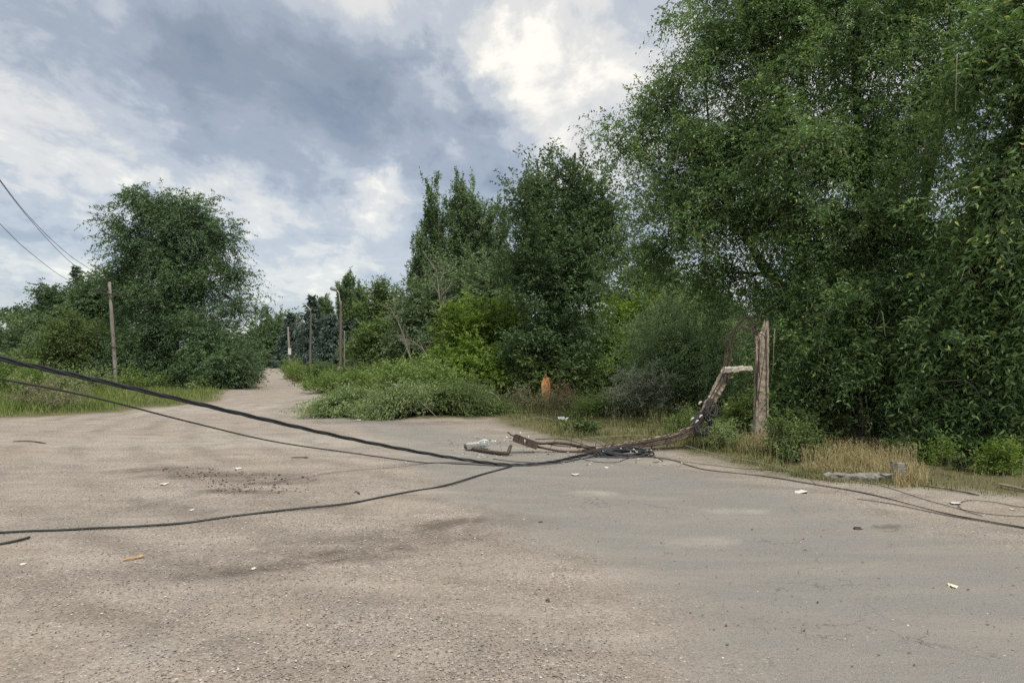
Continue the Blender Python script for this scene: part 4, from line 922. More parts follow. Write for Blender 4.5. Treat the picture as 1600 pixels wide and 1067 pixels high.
# ------------------------------------------------------------------ stones and litter
def stones(name, label, cat, mat, n, rmin, rmax, smin, smax, region=None, flat=.55, power=1.0):
    u = rng.uniform(0, 1, n); 
    if region is None:
        r = rmin*(rmax/rmin)**(u**power); a = rng.uniform(-.78, .78, n); x = r*np.sin(a); y = r*np.cos(a)
        k = (vegd(x, y) < .15)
        asph = pdist(x, y, ROAD) > .1
        k &= ~asph | (rng.uniform(size=n) < .16)
        # loose stones collect in drifts
        dr = np.sin(x*1.1+.7*y)+np.sin(.8*x-1.9*y+2)+np.sin(2.3*y+1.4*x)
        k &= rng.uniform(-2.6, 1.2, n) < dr
        x, y = x[k], y[k]
    else:
        xy = scatter(region, n); x, y = xy[:, 0], xy[:, 1]
    n = len(x); s = smin*(smax/smin)**(rng.uniform(size=n)**2.2)
    a = rng.uniform(0, 6.283, n); el = rng.uniform(.55, 1.0, n)
    base = np.array([[1, 0, 0], [0, 1, 0], [-1, 0, 0], [0, -1, 0], [0, 0, 1], [0, 0, -1]], float)
    V = base[None]*np.ones((n, 1, 1)); V += rng.normal(size=V.shape)*.18
    V[..., 1] *= el[:, None]; V[..., 2] *= flat
    c, si = np.cos(a)[:, None], np.sin(a)[:, None]
    X = V[..., 0]*c-V[..., 1]*si; Y = V[..., 0]*si+V[..., 1]*c
    V = np.stack([X, Y, V[..., 2]], -1)*s[:, None, None]
    V += np.stack([x, y, gh(x, y)+s*flat*.45+.004], -1)[:, None]
    f = np.array([[0, 1, 4], [1, 2, 4], [2, 3, 4], [3, 0, 4], [1, 0, 5], [2, 1, 5], [3, 2, 5], [0, 3, 5]])
    F = (f[None]+(np.arange(n)*6)[:, None, None]).reshape(-1, 3)
    mb = MB(); mb.add(V.reshape(-1, 3), F)
    o = mb.obj(name, M[mat]); tag(o, label, cat); o['kind'] = 'stuff'; return o
stones('gravel', 'loose crushed stone scattered over the dirt forecourt', 'gravel', 'stone', 130000, 2.6, 24, .003, .0105)
xy_l = MB()
def litter(n, rmin, rmax, size):
    u = rng.uniform(size=n); r = rmin*(rmax/rmin)**u; a = rng.uniform(-.78, .78, n); x = r*np.sin(a); y = r*np.cos(a)
    k = vegd(x, y) < .4; x, y = x[k], y[k]; n = len(x)
    c = np.stack([x, y, gh(x, y)+.012], -1); d = nrm(rng.normal(size=(n, 3))*np.array([1, 1, .18])); w = nrm(np.cross(d, [0, 0, 1.])+rng.normal(size=(n, 3))*.25)
    l = size*rng.uniform(.5, 1.6, (n, 1)); q = .32*rng.uniform(.3, 1.1, (n, 1))
    V = np.stack([c-d*l*.5, c+w*l*q, c+d*l*.5, c-w*l*q], 1).reshape(-1, 3); xy_l.add(V, np.arange(n*4).reshape(-1, 4))
litter(900, 4, 24, .02)
o = xy_l.obj('leaf_litter', M['litter']); tag(o, 'small dry leaves and bark crumbs scattered over the road', 'litter'); o['kind'] = 'stuff'
stones('rubble', 'small concrete crumbs strewn around the fallen pole', 'rubble', 'rubble', 500, 0, 0, .008, .035, region=[G(690, 690), G(720, 712), G(900, 728), G(1080, 728), G(1060, 706), G(860, 690), G(780, 676)])
stones('dirt_clods', 'dark crumbled clods of soil on the damp patch', 'clods', 'clod', 420, 0, 0, .006, .026, region=[G(330, 764), G(350, 775), G(480, 768), G(500, 750), G(430, 742), G(300, 730), G(240, 735)])

# ------------------------------------------------------------------ loft helper for rough concrete
def loft(mb, path, wid, dep, up=None, jag=0.0, seg=14, topfn=None, groove=None):
    """rounded-rectangle sections along a path, surface roughened; groove cuts a channel in one side"""
    p = np.asarray(path, float); n = len(p)
    t = nrm(np.gradient(p, axis=0)); up = np.array(up if up is not None else [0, 1., 0])
    s = nrm(np.cross(t, up)); d = nrm(np.cross(s, t))
    a = np.linspace(0, 2*np.pi, seg, endpoint=False)
    e = .38
    cx = np.sign(np.cos(a))*np.abs(np.cos(a))**e; cy = np.sign(np.sin(a))*np.abs(np.sin(a))**e
    wid = np.broadcast_to(wid, (n,)); dep = np.broadcast_to(dep, (n,))
    R = p[:, None]+s[:, None]*(cx[None]*wid[:, None]*.5)[..., None]+d[:, None]*(cy[None]*dep[:, None]*.5)[..., None]
    R = R+rng.normal(size=R.shape)*jag
    if topfn is not None: R = topfn(R, cx, cy)
    V = R.reshape(-1, 3)
    i = np.arange(n-1)[:, None]*seg; j = np.arange(seg)[None]; j2 = (j+1) % seg
    F = np.stack([i+j, i+j2, i+seg+j2, i+seg+j], -1).reshape(-1, 4)
    c0 = p[0][None]; c1 = R[-1].mean(0)[None]-t[-1]*min(.02, wid[-1]*.2)
    k = n*seg
    fan0 = np.stack([np.full(seg, k), (np.arange(seg)+1) % seg, np.arange(seg)], -1)
    fan1 = np.stack([np.full(seg, k+1), (n-1)*seg+np.arange(seg), (n-1)*seg+(np.arange(seg)+1) % seg], -1)
    mb.add(np.concatenate([V, c0, c1]), F, fan0, fan1)
def box(mb, c, half, rot=0, jag=0, tilt=0):
    """box with a slightly bevelled, roughened surface"""
    import itertools
    hx, hy, hz = half; b = min(half)*.12
    pts = []
    zs = np.array([-hz, -hz+b, hz-b, hz]); ins = [b, 0, 0, b]
    for z, q in zip(zs, ins):
        for sx, sy in ((-1, -1), (1, -1), (1, 1), (-1, 1)):
            x0, y0 = sx*(hx-q), sy*(hy-q)
            pts += [[x0-sx*b if sx*sy > 0 else x0, y0 if sx*sy > 0 else y0-sy*b, z], [x0 if sx*sy > 0 else x0-sx*b, y0-sy*b if sx*sy > 0 else y0, z]]
    V = np.array(pts, float)+rng.normal(size=(32, 3))*jag
    c_, s_ = math.cos(tilt), math.sin(tilt); V = np.stack([V[:, 0]*c_-V[:, 2]*s_, V[:, 1], V[:, 0]*s_+V[:, 2]*c_], -1)
    c_, s_ = math.cos(rot), math.sin(rot); V = np.stack([V[:, 0]*c_-V[:, 1]*s_, V[:, 0]*s_+V[:, 1]*c_, V[:, 2]], -1)+np.asarray(c)
    F = []
    for k in range(3):
        for j in range(8): F.append([k*8+j, k*8+(j+1) % 8, (k+1)*8+(j+1) % 8, (k+1)*8+j])
    mb.add(V, F); m = mb.n-32
    mb.F.setdefault(8, []).append((np.arange(8)[::-1]+m)[None]); mb.F.setdefault(8, []).append((np.arange(8)+m+24)[None])
def child(mb, name, mat, root, smooth=False):
    o = mb.obj(name, M[mat], root, smooth); o.location = -np.array(root.location); return o

# ------------------------------------------------------------------ snapped pole stump
def stump():
    Z = 12.6; root = thing('broken_lamp_pole_stump', 'snapped concrete pole stump standing in the weeds with rebar bending from its splintered top', 'pole')
    b = GP(1187, 703); b[0] = (1187-800)*Z/FPX; b[1] = Z; root.location = b
    n = 46
    zt = P(0, 497, Z)[2]
    path = np.stack([np.linspace(P(1188, 0, Z)[0], P(1191, 0, Z)[0], n), np.full(n, Z), np.linspace(b[2]-.1, zt, n)], -1)
    z = path[:, 2]-b[2]
    wid = np.where(z < .22, .30, np.where(z < .50, .30-(z-.22)/.28*.085, .215-.012*(z-.5)))
    def topfn(R, cx, cy):
        # the left two thirds sheared off lower, a spike left standing at the right
        for i in range(n):
            for j in range(R.shape[1]):
                xl = R[i, j, 0]-path[i, 0]
                lim = zt-.30+.03*math.sin(31*xl+9*R[i, j, 1])+rr(-.015, .015) if xl < .0 else (zt-.24+(xl)*5.0 if xl < .05 else zt-abs(xl-.065)*4.0+rr(-.035, .01))
                if R[i, j, 2] > lim:
                    over = R[i, j, 2]-lim; R[i, j, 2] = lim+over*.04
                    if xl < .03: R[i, j, 0] += 0
        return R
    mb = MB(); loft(mb, path, wid, wid*.9, jag=.0035, seg=28, topfn=topfn); child(mb, 'shaft', 'concrete', root)
    # spalled ribs along the left face
    mb = MB()
    for k in range(2):
        x = P((1179, 1196)[k], 0, Z)[0]; n2 = 24; zz = np.linspace(b[2]+.5, P(0, 525, Z)[2]+(k*.12), n2)
        loft(mb, np.stack([np.full(n2, x)+rng.normal(size=n2)*.003, np.full(n2, Z-.105), zz], -1), .035, .045, jag=.003, seg=10)
    child(mb, 'corner_rib', 'concrete', root)
    # rebar: bars running up the left face, over the top and arching down to the fallen half
    T = P(1181, 515, Z-.05)
    for k in range(9):
        mb = MB(); s = P(1180+rr(-2, 6), 660-rr(0, 130), Z-.12)
        m0 = P(1181+rr(-2, 6), 570+rr(-30, 20), Z-.12-rr(0, .02))
        a = P(1164+rr(-12, 12), 505+rr(-14, 18), Z-rr(0, .25)); c = P(1146+rr(-14, 12), 522+rr(-14, 20), Z-rr(.0, .25)); d = P(1136+rr(-4, 8), 552+rr(-5, 5), Z-rr(0, .2)); e = P(1134+rr(-4, 6), 590+rr(-6, 10), 12.25)
        pts = [s, m0, T+rng.normal(size=3)*.03, a, c, d, e] if k < 5 else [T+rng.normal(size=3)*.05+np.array([.05, 0, -.1]), a, c, d, e]
        p = smooth_path(pts, 40); tube(mb, p, .0062 if k < 5 else .0048, 6)
        child(mb, 'rebar', 'rust', root, True)
    for pts in ([(1180, 520), (1174, 500), (1171, 475)], [(1186, 518), (1186, 500), (1192, 482)], [(1183, 520), (1165, 500), (1145, 499), (1128, 502)], [(1182, 515), (1163, 530), (1146, 560)], [(1184, 520), (1195, 527), (1195, 552), (1189, 590), (1184, 625)], [(1184, 522), (1160, 512), (1140, 520), (1120, 535)]):
        mb = MB(); tube(mb, smooth_path([P(x, y, Z-.15-rr(0, .06)) for x, y in pts], 20), .007, 6); child(mb, 'rebar', 'rust', root, True)
stump()

# ------------------------------------------------------------------ fallen part of the pole
def fallen():
    root = thing('fallen_lamp_pole', 'cracked concrete lamp pole fallen from the stump, lying bent along the road edge', 'pole')
    o0 = GP(1000, 705); root.location = o0
    pts = [P(1137, 578, 12.35), P(1128, 598, 12.33), P(1112, 628, 12.3), P(1098, 653, 12.3), P(1085, 668, 12.3), P(1062, 681, 12.3), P(1035, 689, 12.3), P(1000, 694, 12.3), P(960, 699, 12.3), P(920, 704, 12.3), P(888, 708, 12.3)]
    n = 90; pts = np.array([pts[0], pts[3]*.5+(P(1103, 641, 12.3))*.5, P(1086, 668, 12.3), P(1058, 682, 12.3), P(1018, 692, 12.3), P(975, 696, 12.3), P(930, 704, 12.3), pts[-1]])
    cl_ = np.concatenate([[0], np.cumsum(np.linalg.norm(np.diff(pts, axis=0), axis=1))]); uu = np.linspace(0, cl_[-1], n); p = np.stack([np.interp(uu, cl_, pts[:, k]) for k in range(3)], -1)
    p[1:-1] = (p[:-2]+p[1:-1]+p[2:])/3; wid = np.interp(np.linspace(0, 1, n), [0, .3, .45, .6, .8, 1], [.165, .150, .145, .130, .105, .07])
    # stepped cracks between lengths of concrete
    st = np.zeros(n)
    for q in (14, 27, 33, 39, 47, 58, 70): st[q:] = rng.normal()*.008; wid[q-1:q+1] *= .80
    p[:, 2] += st
    mb = MB(); loft(mb, p, wid, wid*.85, up=[0, 1., 0], jag=.0065, seg=20); child(mb, 'shaft', 'concrete', root)
    mb = MB(); q = smooth_path([P(1131, 578, 12.2), P(1150, 577, 12.2), P(1174, 575, 12.2)], 16)
    loft(mb, q, np.linspace(.10, .075, 16), .14, up=[0, 1., 0], jag=.006, seg=14); child(mb, 'broken_end_slab', 'brokenface', root)
    for k in range(7):
        mb = MB(); off = rng.normal(size=3)*np.array([.03, .05, .03])+np.array([0, -.09, .02]); i0 = int(rr(0, 25)); i1 = int(rr(70, 90))
        pp = p[i0:i1:3]+off; pp[:, 2] += .03*np.sin(np.linspace(0, rr(3, 9), len(pp)))*rr(.3, 1); 
        tube(mb, smooth_path(pp, 50), rr(.006, .010), 6); child(mb, 'rebar', 'rust', root, True)
    # bars bridging the thin end to the bracket
    for k, (ya, yb, sag) in enumerate(((704, 693, -6), (707, 697, 8), (700, 690, 2), (708, 698, 14), (702, 686, -8))):
        mb = MB(); a = P(930, ya-2, 12.25); e = P(836, yb, 12.2+.03*k); m = P(880, (ya+yb)/2+sag, 12.2); m[2] = max(m[2], .025)
        tube(mb, smooth_path([a, m, e], 26), (.022, .018, .009, .012, .007)[k], 7); child(mb, 'rebar', 'rust' if k != 0 else 'darksteel', root, True)
    # loose loops of binding wire standing up
    for (xa, ya, xb, yb, hgtp) in ((890, 700, 960, 697, 30), (905, 700, 950, 700, 22), (860, 700, 925, 690, 16), (1010, 692, 1075, 672, 20), (945, 698, 1000, 690, 14), (1040, 690, 1110, 650, 18)):
        mb = MB(); tube(mb, smooth_path([P(xa, ya, 12.2), P(xa+8, ya-hgtp*.8, 12.15), P((xa+xb)/2+rr(-8, 8), min(ya, yb)-hgtp*.6, 12.2), P(xb, yb, 12.25)], 26), .0045, 5); child(mb, 'binding_wire', 'rust', root, True)
    for x, y in ((958, 699), (1042, 688), (1018, 692), (931, 703), (1097, 655), (1115, 625)):
        mb = MB(); c = P(x, y, 12.3); r = .11 if x < 1090 else .135
        a = np.linspace(0, 6.283, 14); ring = np.stack([c[0]+np.cos(a)*.012, c[1]+np.cos(a)*r, c[2]+np.sin(a)*r], -1) if x < 1090 else np.stack([c[0]+np.cos(a)*r, c[1]+np.sin(a)*r, c[2]-np.cos(a)*r*.35], -1)
        tube(mb, ring, .007, 5, False); child(mb, 'band', 'rust', root, True)
    for k in range(16):
        mb = MB() if k == 0 else mb
        i = int(rr(20, 85)); c = p[i]+np.array([0, -.08, 0]); tube(mb, smooth_path([c, c+rng.normal(size=3)*.08, c+rng.normal(size=3)*np.array([.12, .1, .06])+np.array([0, 0, -.03])], 10), .0035, 4)
    child(mb, 'wire_ends', 'rust', root, True)
    # U-shaped rusty lamp bracket: open trough with end cheeks
    mb = MB(); A = P(803, 683, 12.15); B = P(839, 696, 12.2); d = B-A; ln = np.linalg.norm(d); d /= ln; yv = nrm(np.cross(d, [0, 0, 1.])); zv = np.cross(yv, d)
    def slab(c, hx, hy, hz):
        V = np.array([[sx*hx, sy*hy, sz*hz] for sx in (-1, 1) for sy in (-1, 1) for sz in (-1, 1)])+rng.normal(size=(8, 3))*.004
        W = c+V[:, :1]*d+V[:, 1:2]*yv+V[:, 2:]*zv
        mb.add(W, [[0, 1, 3, 2], [4, 6, 7, 5], [0, 4, 5, 1], [2, 3, 7, 6], [0, 2, 6, 4], [1, 5, 7, 3]])
    C = (A+B)/2
    slab(C-zv*.055, ln/2, .075, .009); slab(C+yv*.072, ln/2*.98, .008, .062); slab(C-yv*.072, ln/2*.97, .008, .05); slab(A+d*.02, .009, .066, .055); slab(B-d*.02, .009, .066, .05)
    slab(C+zv*.05+d*.05, .05, .078, .008); slab(C+zv*.05-d*.12, .03, .078, .008)
    child(mb, 'bracket', 'rust', root)
    mb = MB(); tube(mb, smooth_path([A+zv*.02, A-d*.06+zv*.02, A-d*.13+zv*.045], 8), .012, 7); child(mb, 'bracket_bolt', 'darksteel', root)
    for x, y in ((826, 686), (813, 680), (820, 692)):
        mb = MB(); c = P(x, y, 12.05); tube(mb, [c, c+np.array([.0, .0, .03]), c+np.array([0, 0, .06])], [.008, .012, .006], 8); child(mb, 'insulator', 'ceramic', root, True)
    for x, y in ((1091, 632), (1079, 657), (1092, 653), (1086, 661)):
        mb = MB(); c = P(x, y, 12.12); tube(mb, [c, c+np.array([.02, 0, .02]), c+np.array([.035, 0, .04]), c+np.array([.06, 0, .05])], [.009, .017, .017, .009], 9); child(mb, 'insulator', 'ceramic', root, True)
fallen()
def coil(name, label, c, rx, rz, ry, turns, r, jit, dots=0):
    root = thing(name, label, 'cable coil'); root.location = c
    mb = MB()
    for k in range(turns):
        a = np.linspace(0, 6.283*1.0, 30)+rr(0, 6); f = rr(.6, 1.05)
        p = np.stack([c[0]+np.cos(a)*rx*f+rr(-jit, jit), c[1]+np.sin(a+rr(-.3, .3))*ry*f+rr(-jit, jit), c[2]+np.sin(a)*rz*f+.015*np.sin(3*a+rr(0, 6))+rr(-jit, jit)*.5], -1)
        g = gh(p[:, 0], p[:, 1])+r; p[:, 2] = np.maximum(p[:, 2], g)
        tube(mb, p, r, 6, False)
    child(mb, 'cable_loops', 'cable', root, True)
    if dots:
        mb = MB()
        for k in range(dots):
            q = c+np.array([rr(-rx, rx), rr(-ry, ry)-.05, rr(.02, rz+.05)]); box(mb, q, (rr(.005, .014), rr(.005, .012), rr(.004, .008)), rr(0, 3), .003)
        o = child(mb, 'white_chips', 'paper', root); o['kind'] = 'stuff'
c = P(1098, 661, 12.15)
coil('cable_coil', 'black cable coil hanging from the raised end of the fallen pole', c, .13, .18, .07, 14, .015, .02)
c = P(1112, 638, 12.1); coil('cable_coil', 'small loop of black cable wound round the pole just above the hanging coil', c, .10, .14, .09, 5, .009, .02)
c = GP(975, 713, .05); coil('cable_coil', 'flat black cable coil with white chips lying under the fallen pole', c, .42, .05, .16, 18, .013, .06, 9)

# ------------------------------------------------------------------ lamp parts on the road
def lamp_head():
    root = thing('glass_street_lamp', 'round glass street lamp lying on the road left of the rusty bracket', 'lamp'); c = GP(757, 700); root.location = c
    mb = MB()
    prof = [(0, .145), (.05, .142), (.09, .125), (.115, .095), (.122, .06), (.115, .035), (.085, .012), (.03, .0)]
    m = 22; a = np.linspace(0, 2*np.pi, m, endpoint=False)
    V = np.array([[np.cos(t)*r, np.sin(t)*r, z] for r, z in prof[1:] for t in a]); k = len(prof)-1
    i = np.arange(k-1)[:, None]*m; j = np.arange(m)[None]; j2 = (j+1) % m
    tl = .35; V = np.stack([V[:, 0]*math.cos(tl)-V[:, 2]*math.sin(tl), V[:, 1], V[:, 0]*math.sin(tl)+V[:, 2]*math.cos(tl)+.04], -1)+c
    mb.add(V, np.stack([i+j, i+j2, i+m+j2, i+m+j], -1).reshape(-1, 4)); mb.F.setdefault(m, []).append(np.arange(m)[None][:, ::-1]); mb.F.setdefault(m, []).append((np.arange(m)+(k-1)*m)[None])
    child(mb, 'glass_bowl', 'bowlglass', root, True)
    mb = MB(); cc = c+np.array([.0, -.06, .10])
    for q in range(3):
        a0 = np.linspace(.2, 2.9, 12); tube(mb, np.stack([cc[0]+np.cos(a0)*.11, cc[1]-.05+.01*q+np.zeros(12), cc[2]-.03+np.sin(a0)*(.02+.04*q)], -1), .004, 5)
    child(mb, 'rim', 'palesteel', root, True)
    mb = MB(); a = P(730, 697, 12.7); e = P(750, 694, 12.7); a[2] = .05; e[2] = .07
    loft(mb, smooth_path([a, e], 8), .11, .10, up=[0, 1., .2], jag=.002, seg=12); child(mb, 'lamp_housing', 'palesteel', root)
    mb = MB(); a = np.linspace(0, 6.283, 24); tube(mb, np.stack([c[0]-.035+np.cos(a)*.118, c[1]+np.sin(a)*.118, c[2]+.095+np.cos(a)*.04], -1), .008, 6, False); child(mb, 'collar', 'palesteel', root, True)
M['palesteel'] = solid_mat('pale_steel', (.30, .30, .28), (.48, .48, .45), 12, .5, .3, 40, .2)
def glassy():
    m, nt, N, L = newmat('bowl_glass'); p = N.new('ShaderNodeBsdfPrincipled'); p.inputs['Base Color'].default_value = (.50, .53, .52, 1)
    p.inputs['Roughness'].default_value = .12; p.inputs['Transmission Weight'].default_value = .45; p.inputs['IOR'].default_value = 1.3
    o = N.new('ShaderNodeOutputMaterial'); L.new(p.outputs[0], o.inputs[0]); return m
M['bowlglass'] = glassy()
lamp_head()
pz = [GP(727, 699, .045), GP(745, 703, .04), GP(770, 708, .04), GP(788, 711, .045), GP(794, 711, .06), GP(797, 709, .12), P(798, 697, gz(709)+.0)]
mb = MB(); tube(mb, smooth_path(pz, 40), .030, 12); o = mb.obj('bent_steel_pipe', M['rust'], None, True, origin=pz[0]); tag(o, 'rusty steel pipe with an upturned bend lying in front of the glass lamp head', 'pipe')

# ------------------------------------------------------------------ cables and wires
CG = 'fallen cables and wires across the road'
def cable(name, label, pts, r, mat='cable', n=70, sides=7, wob=0.0, strands=1, twist=0.0):
    mb = MB(); p = smooth_path(pts, n)
    if wob: p[:, 1] += np.cumsum(rng.normal(size=n)*wob)*np.sin(np.linspace(0, np.pi, n)); 
    lw_ = np.clip(1-p[:, 2]/.12, 0, 1); p[:, 0] += lw_*(.006*np.sin(p[:, 1]*5+p[:, 0]*3.1)+.004*np.sin(p[:, 0]*13)); p[:, 1] += lw_*(.012*np.sin(p[:, 0]*4.3)+.007*np.sin(p[:, 0]*11+1))
    g = gh(p[:, 0], p[:, 1])+r*.8; p[:, 2] = np.maximum(p[:, 2], g)
    for k in range(strands):
        q = p.copy()
        if strands > 1:
            a = np.linspace(0, twist, n)+k*6.283/strands; q[:, 1] += np.cos(a)*r*1.1*1.2; q[:, 2] += np.sin(a)*r*1.3
        tube(mb, q, r, sides)
    o = mb.obj(name, M[mat], None, True, origin=p[0]); tag(o, label, 'cable', CG); return o
H = [P(-330, 480, 5.2), P(0, 560, 6.2), P(200, 605, 7.2), P(400, 652, 8.6), P(560, 688, 9.9), P(700, 714, 10.95), GP(800, 726.5, .02), GP(860, 723, .02), GP(905, 716, .03), GP(960, 707, .05)]
cable('cable_bundle', 'thick black twisted cable bundle sagging from the upper left down to the road', H, .0115, n=160, strands=3, twist=70)
cable('hanging_cable', 'thin black cable sagging below the thick bundle from the left edge', [P(-250, 548, 5.2), P(0, 592, 5.9), P(150, 622, 6.8), P(300, 660, 8.0), P(430, 690, 9.2), P(560, 709, 10.4), GP(660, 726, .02)[:], GP(720, 727.5, .015), GP(800, 727.5, .015), GP(880, 723, .015), GP(940, 712, .02)], .0085, n=110)
cable('ground_cable', 'black cable curving across the forecourt from the left edge to the cable junction', [GP(-200, 835, .012), GP(0, 832, .012), GP(120, 829, .012), GP(280, 819, .012), GP(420, 806, .012), GP(560, 787, .012), GP(680, 762, .012), GP(760, 740, .015), GP(800, 728.5, .02)], .0115, n=90)
cable('cable_offcut', 'short cut end of black cable on the ground at the left edge', [GP(-40, 856, .012), GP(0, 852, .012), GP(25, 848, .014), GP(46, 843, .016)], .011, n=20)
cable('ground_wire', 'dark wire from the coil dipping along the road edge to the pipe', [GP(960, 713, .01), GP(900, 719, .01), GP(850, 722, .01), GP(810, 721, .01), GP(770, 716, .01)], .006, n=40)
cable('ground_wire', 'two dark strands running from the flat coil along the gravel edge to the right corner', [GP(985, 714, .01), GP(1040, 718, .01), GP(1100, 732, .01), GP(1180, 743, .01), GP(1270, 759, .01), GP(1370, 776, .01), GP(1480, 803, .01), GP(1610, 829, .01), GP(1700, 850, .01)], .0042, 'wire', 110, 6, .0, 2, 9)
cable('ground_wire', 'dark wire parallel to the gravel edge beginning below the kerb block', [GP(1338, 781, .01), GP(1400, 789, .01), GP(1480, 806, .01), GP(1560, 820, .01), GP(1620, 831, .01), GP(1700, 846, .01)], .0045, 'wire', 60)
cable('ground_wire', 'thin wire nearest the verge running to the right edge past the wire loop', [GP(1020, 716, .01), GP(1150, 732, .01), GP(1250, 744, .01), GP(1360, 761, .01), GP(1450, 783, .01), GP(1530, 801, .01), GP(1620, 809, .01), GP(1700, 813, .01)], .0038, 'wire', 80)
cable('wire_loop', 'open loop of dark wire curling on the sandy verge at the right edge', [GP(1700, 800, .01), GP(1600, 795, .01), GP(1550, 787, .01), GP(1512, 785, .012), GP(1499, 790, .015), GP(1508, 798, .012), GP(1535, 806, .01)], .0038, 'wire', 60)
cable('pale_wire', 'thin pale wire along the weeds from the fallen pole past the dark bush', [GP(1070, 711, .12), GP(1120, 719, .06), GP(1190, 732, .05), GP(1230, 741, .03), GP(1262, 750, .01), GP(1275, 760, .01)], .0035, 'palewire', 60)
cable('pale_wire', 'fine pale wire stretched above the weeds from the pole bracket to the coil', [P(885, 688, 12.6), P(930, 683, 12.8), P(990, 680, 13), P(1040, 682, 12.9)], .0028, 'palewire', 30)
cable('pale_wire', 'fine pale wire arching over the verge behind the pole', [GP(795, 664, .02), P(840, 652, 16.5), P(880, 662, 16), GP(905, 690, .02)], .004, 'palewire', 40)
cable('ground_wire', 'loose wire tangled in front of the flat coil', [GP(985, 716, .012), GP(960, 723, .01), GP(920, 721, .01), GP(900, 713, .03), GP(940, 709, .08), GP(1000, 712, .05), GP(1035, 720, .01), GP(1020, 722, .01)], .005, 'cable', 60)
cable('ground_wire', 'thin grey wire behind the pole on the dusty shoulder', [GP(795, 688, .01), GP(850, 690, .01), GP(900, 696, .01), GP(960, 700, .01)], .004, 'wire', 40)
# overhead wires to the wooden crossarm pole
def over(label, pts, r=.0085):
    p = smooth_path([P(*q) for q in pts], 60); mb = MB()
    tube(mb, p, r, 5); o = mb.obj('overhead_wire', M['wire'], None, True, origin=p[0]); tag(o, label, 'wire', 'overhead wires at the upper left')
over('upper of the close pair of overhead wires running down to the crossarm pole', [(-200, -10, 13), (0, 281, 19), (60, 354, 23), (110, 400, 27), (150, 427, 30.5), (190, 458, 34.2)])
over('lower of the close pair of overhead wires ending at the crossarm', [(-200, -6, 13), (0, 283, 19), (60, 358, 23), (105, 405, 27), (142, 433, 30.5), (172, 455, 34.3)])
over('lowest overhead wire, well apart from the pair above it', [(-200, 140, 14), (0, 350, 20), (50, 397, 24), (105, 437, 29), (155, 457, 34.5)])

# ------------------------------------------------------------------ standing poles
def pole(name, label, px, Z, ytop, r0, r1, mat, lean=0, group=None):
    root = thing(name, label, 'pole', group); x = (px-800)*Z/FPX; b = np.array([x, Z, float(gh(x, Z))-.02]); root.location = b
    top = P(px+lean, ytop, Z); mb = MB(); p = smooth_path([b, top], 20); p[:, 0] += rng.normal(size=20)*.004
    tube(mb, p, taper(r0, r1, 20), 12); child(mb, 'shaft', mat, root, True); return root, b, top
root, b, top = pole('utility_pole', 'grey wooden utility pole with a bare crossarm in front of the left trees', 182, 34.5, 441, .105, .068, 'wood_pole', -11)
mb = MB(); A, E = P(153, 456.5, 34.35), P(194, 463.5, 34.35); loft(mb, smooth_path([A, E], 8), .075, .09, up=[0, 1., 0], jag=.002, seg=10); child(mb, 'crossarm', 'darksteel', root)
for q in (.04, .30, .75, .96):
    mb = MB(); c = A*(1-q)+E*q+np.array([0, 0, .04]); tube(mb, [c, c+np.array([0, 0, .08]), c+np.array([0, 0, .15]), c+np.array([0, 0, .19])], [.012, .04, .045, .02], 8); child(mb, 'insulator', 'darksteel', root, True)
mb = MB()
for y in (542, 576):
    c = P(178.5, y, 34.5); a = np.linspace(0, 6.283, 16); tube(mb, np.stack([c[0]+np.cos(a)*.125, c[1]+np.sin(a)*.125, np.full(16, c[2])], -1), .018, 5, False)
child(mb, 'wire_band', 'rust', root, True)
root, b, top = pole('utility_pole', 'brown wooden pole with a rod slanting up from its top beside the blue spruce', 484, 49, 482, .082, .058, 'brown_pole', 2)
mb = MB(); tube(mb, [P(486, 485, 49), P(478, 477, 49), P(473, 473, 49)], .03, 6); child(mb, 'slanting_rod', 'palesteel', root)
mb = MB(); tube(mb, [P(487, 492, 49), P(487.5, 484, 49), P(486, 479, 49)], .05, 6); tube(mb, [P(487, 484, 48.9), P(490, 482, 48.9), P(491, 487, 48.9)], .05, 6); child(mb, 'hook', 'darksteel', root)
root, b, top = pole('lamp_post', 'brown lamp post with a curved arm and lamp head above the tree line', 531.5, 43, 470, .095, .068, 'brown_pole', 1)
mb = MB(); tube(mb, smooth_path([P(532, 486, 43), P(530, 462, 43), P(528, 456, 43), P(523, 452.5, 43)], 18), .035, 8); child(mb, 'lamp_arm', 'palesteel', root, True)
mb = MB(); loft(mb, smooth_path([P(526, 454, 43), P(521, 451, 43), P(516, 451.5, 43)], 10), [.10, .16, .22, .26, .28, .28, .26, .22, .16, .1], [.12, .2, .26, .3, .3, .3, .28, .24, .18, .1], up=[0, 1., 0], seg=12); child(mb, 'lamp_head', 'palesteel', root, True)
mb = MB(); box(mb, P(531, 576, 42.8), (.14, .05, .1), 0, .003); child(mb, 'white_band', 'whitewall', root)
root, b, top = pole('thin_pole', 'thin pale post standing close to the right of the lamp post', 538, 41, 517, .04, .035, 'palebark', 0)
root, b, top = pole('utility_pole', 'distant pale pole in front of the round dark tree at the end of the track', 453, 74, 511, .13, .09, 'wood_pole', -3)
mb = MB(); box(mb, P(452.5, 549, 73.8), (.15, .05, .32), 0, .004); child(mb, 'white_notice', 'whitewall', root)
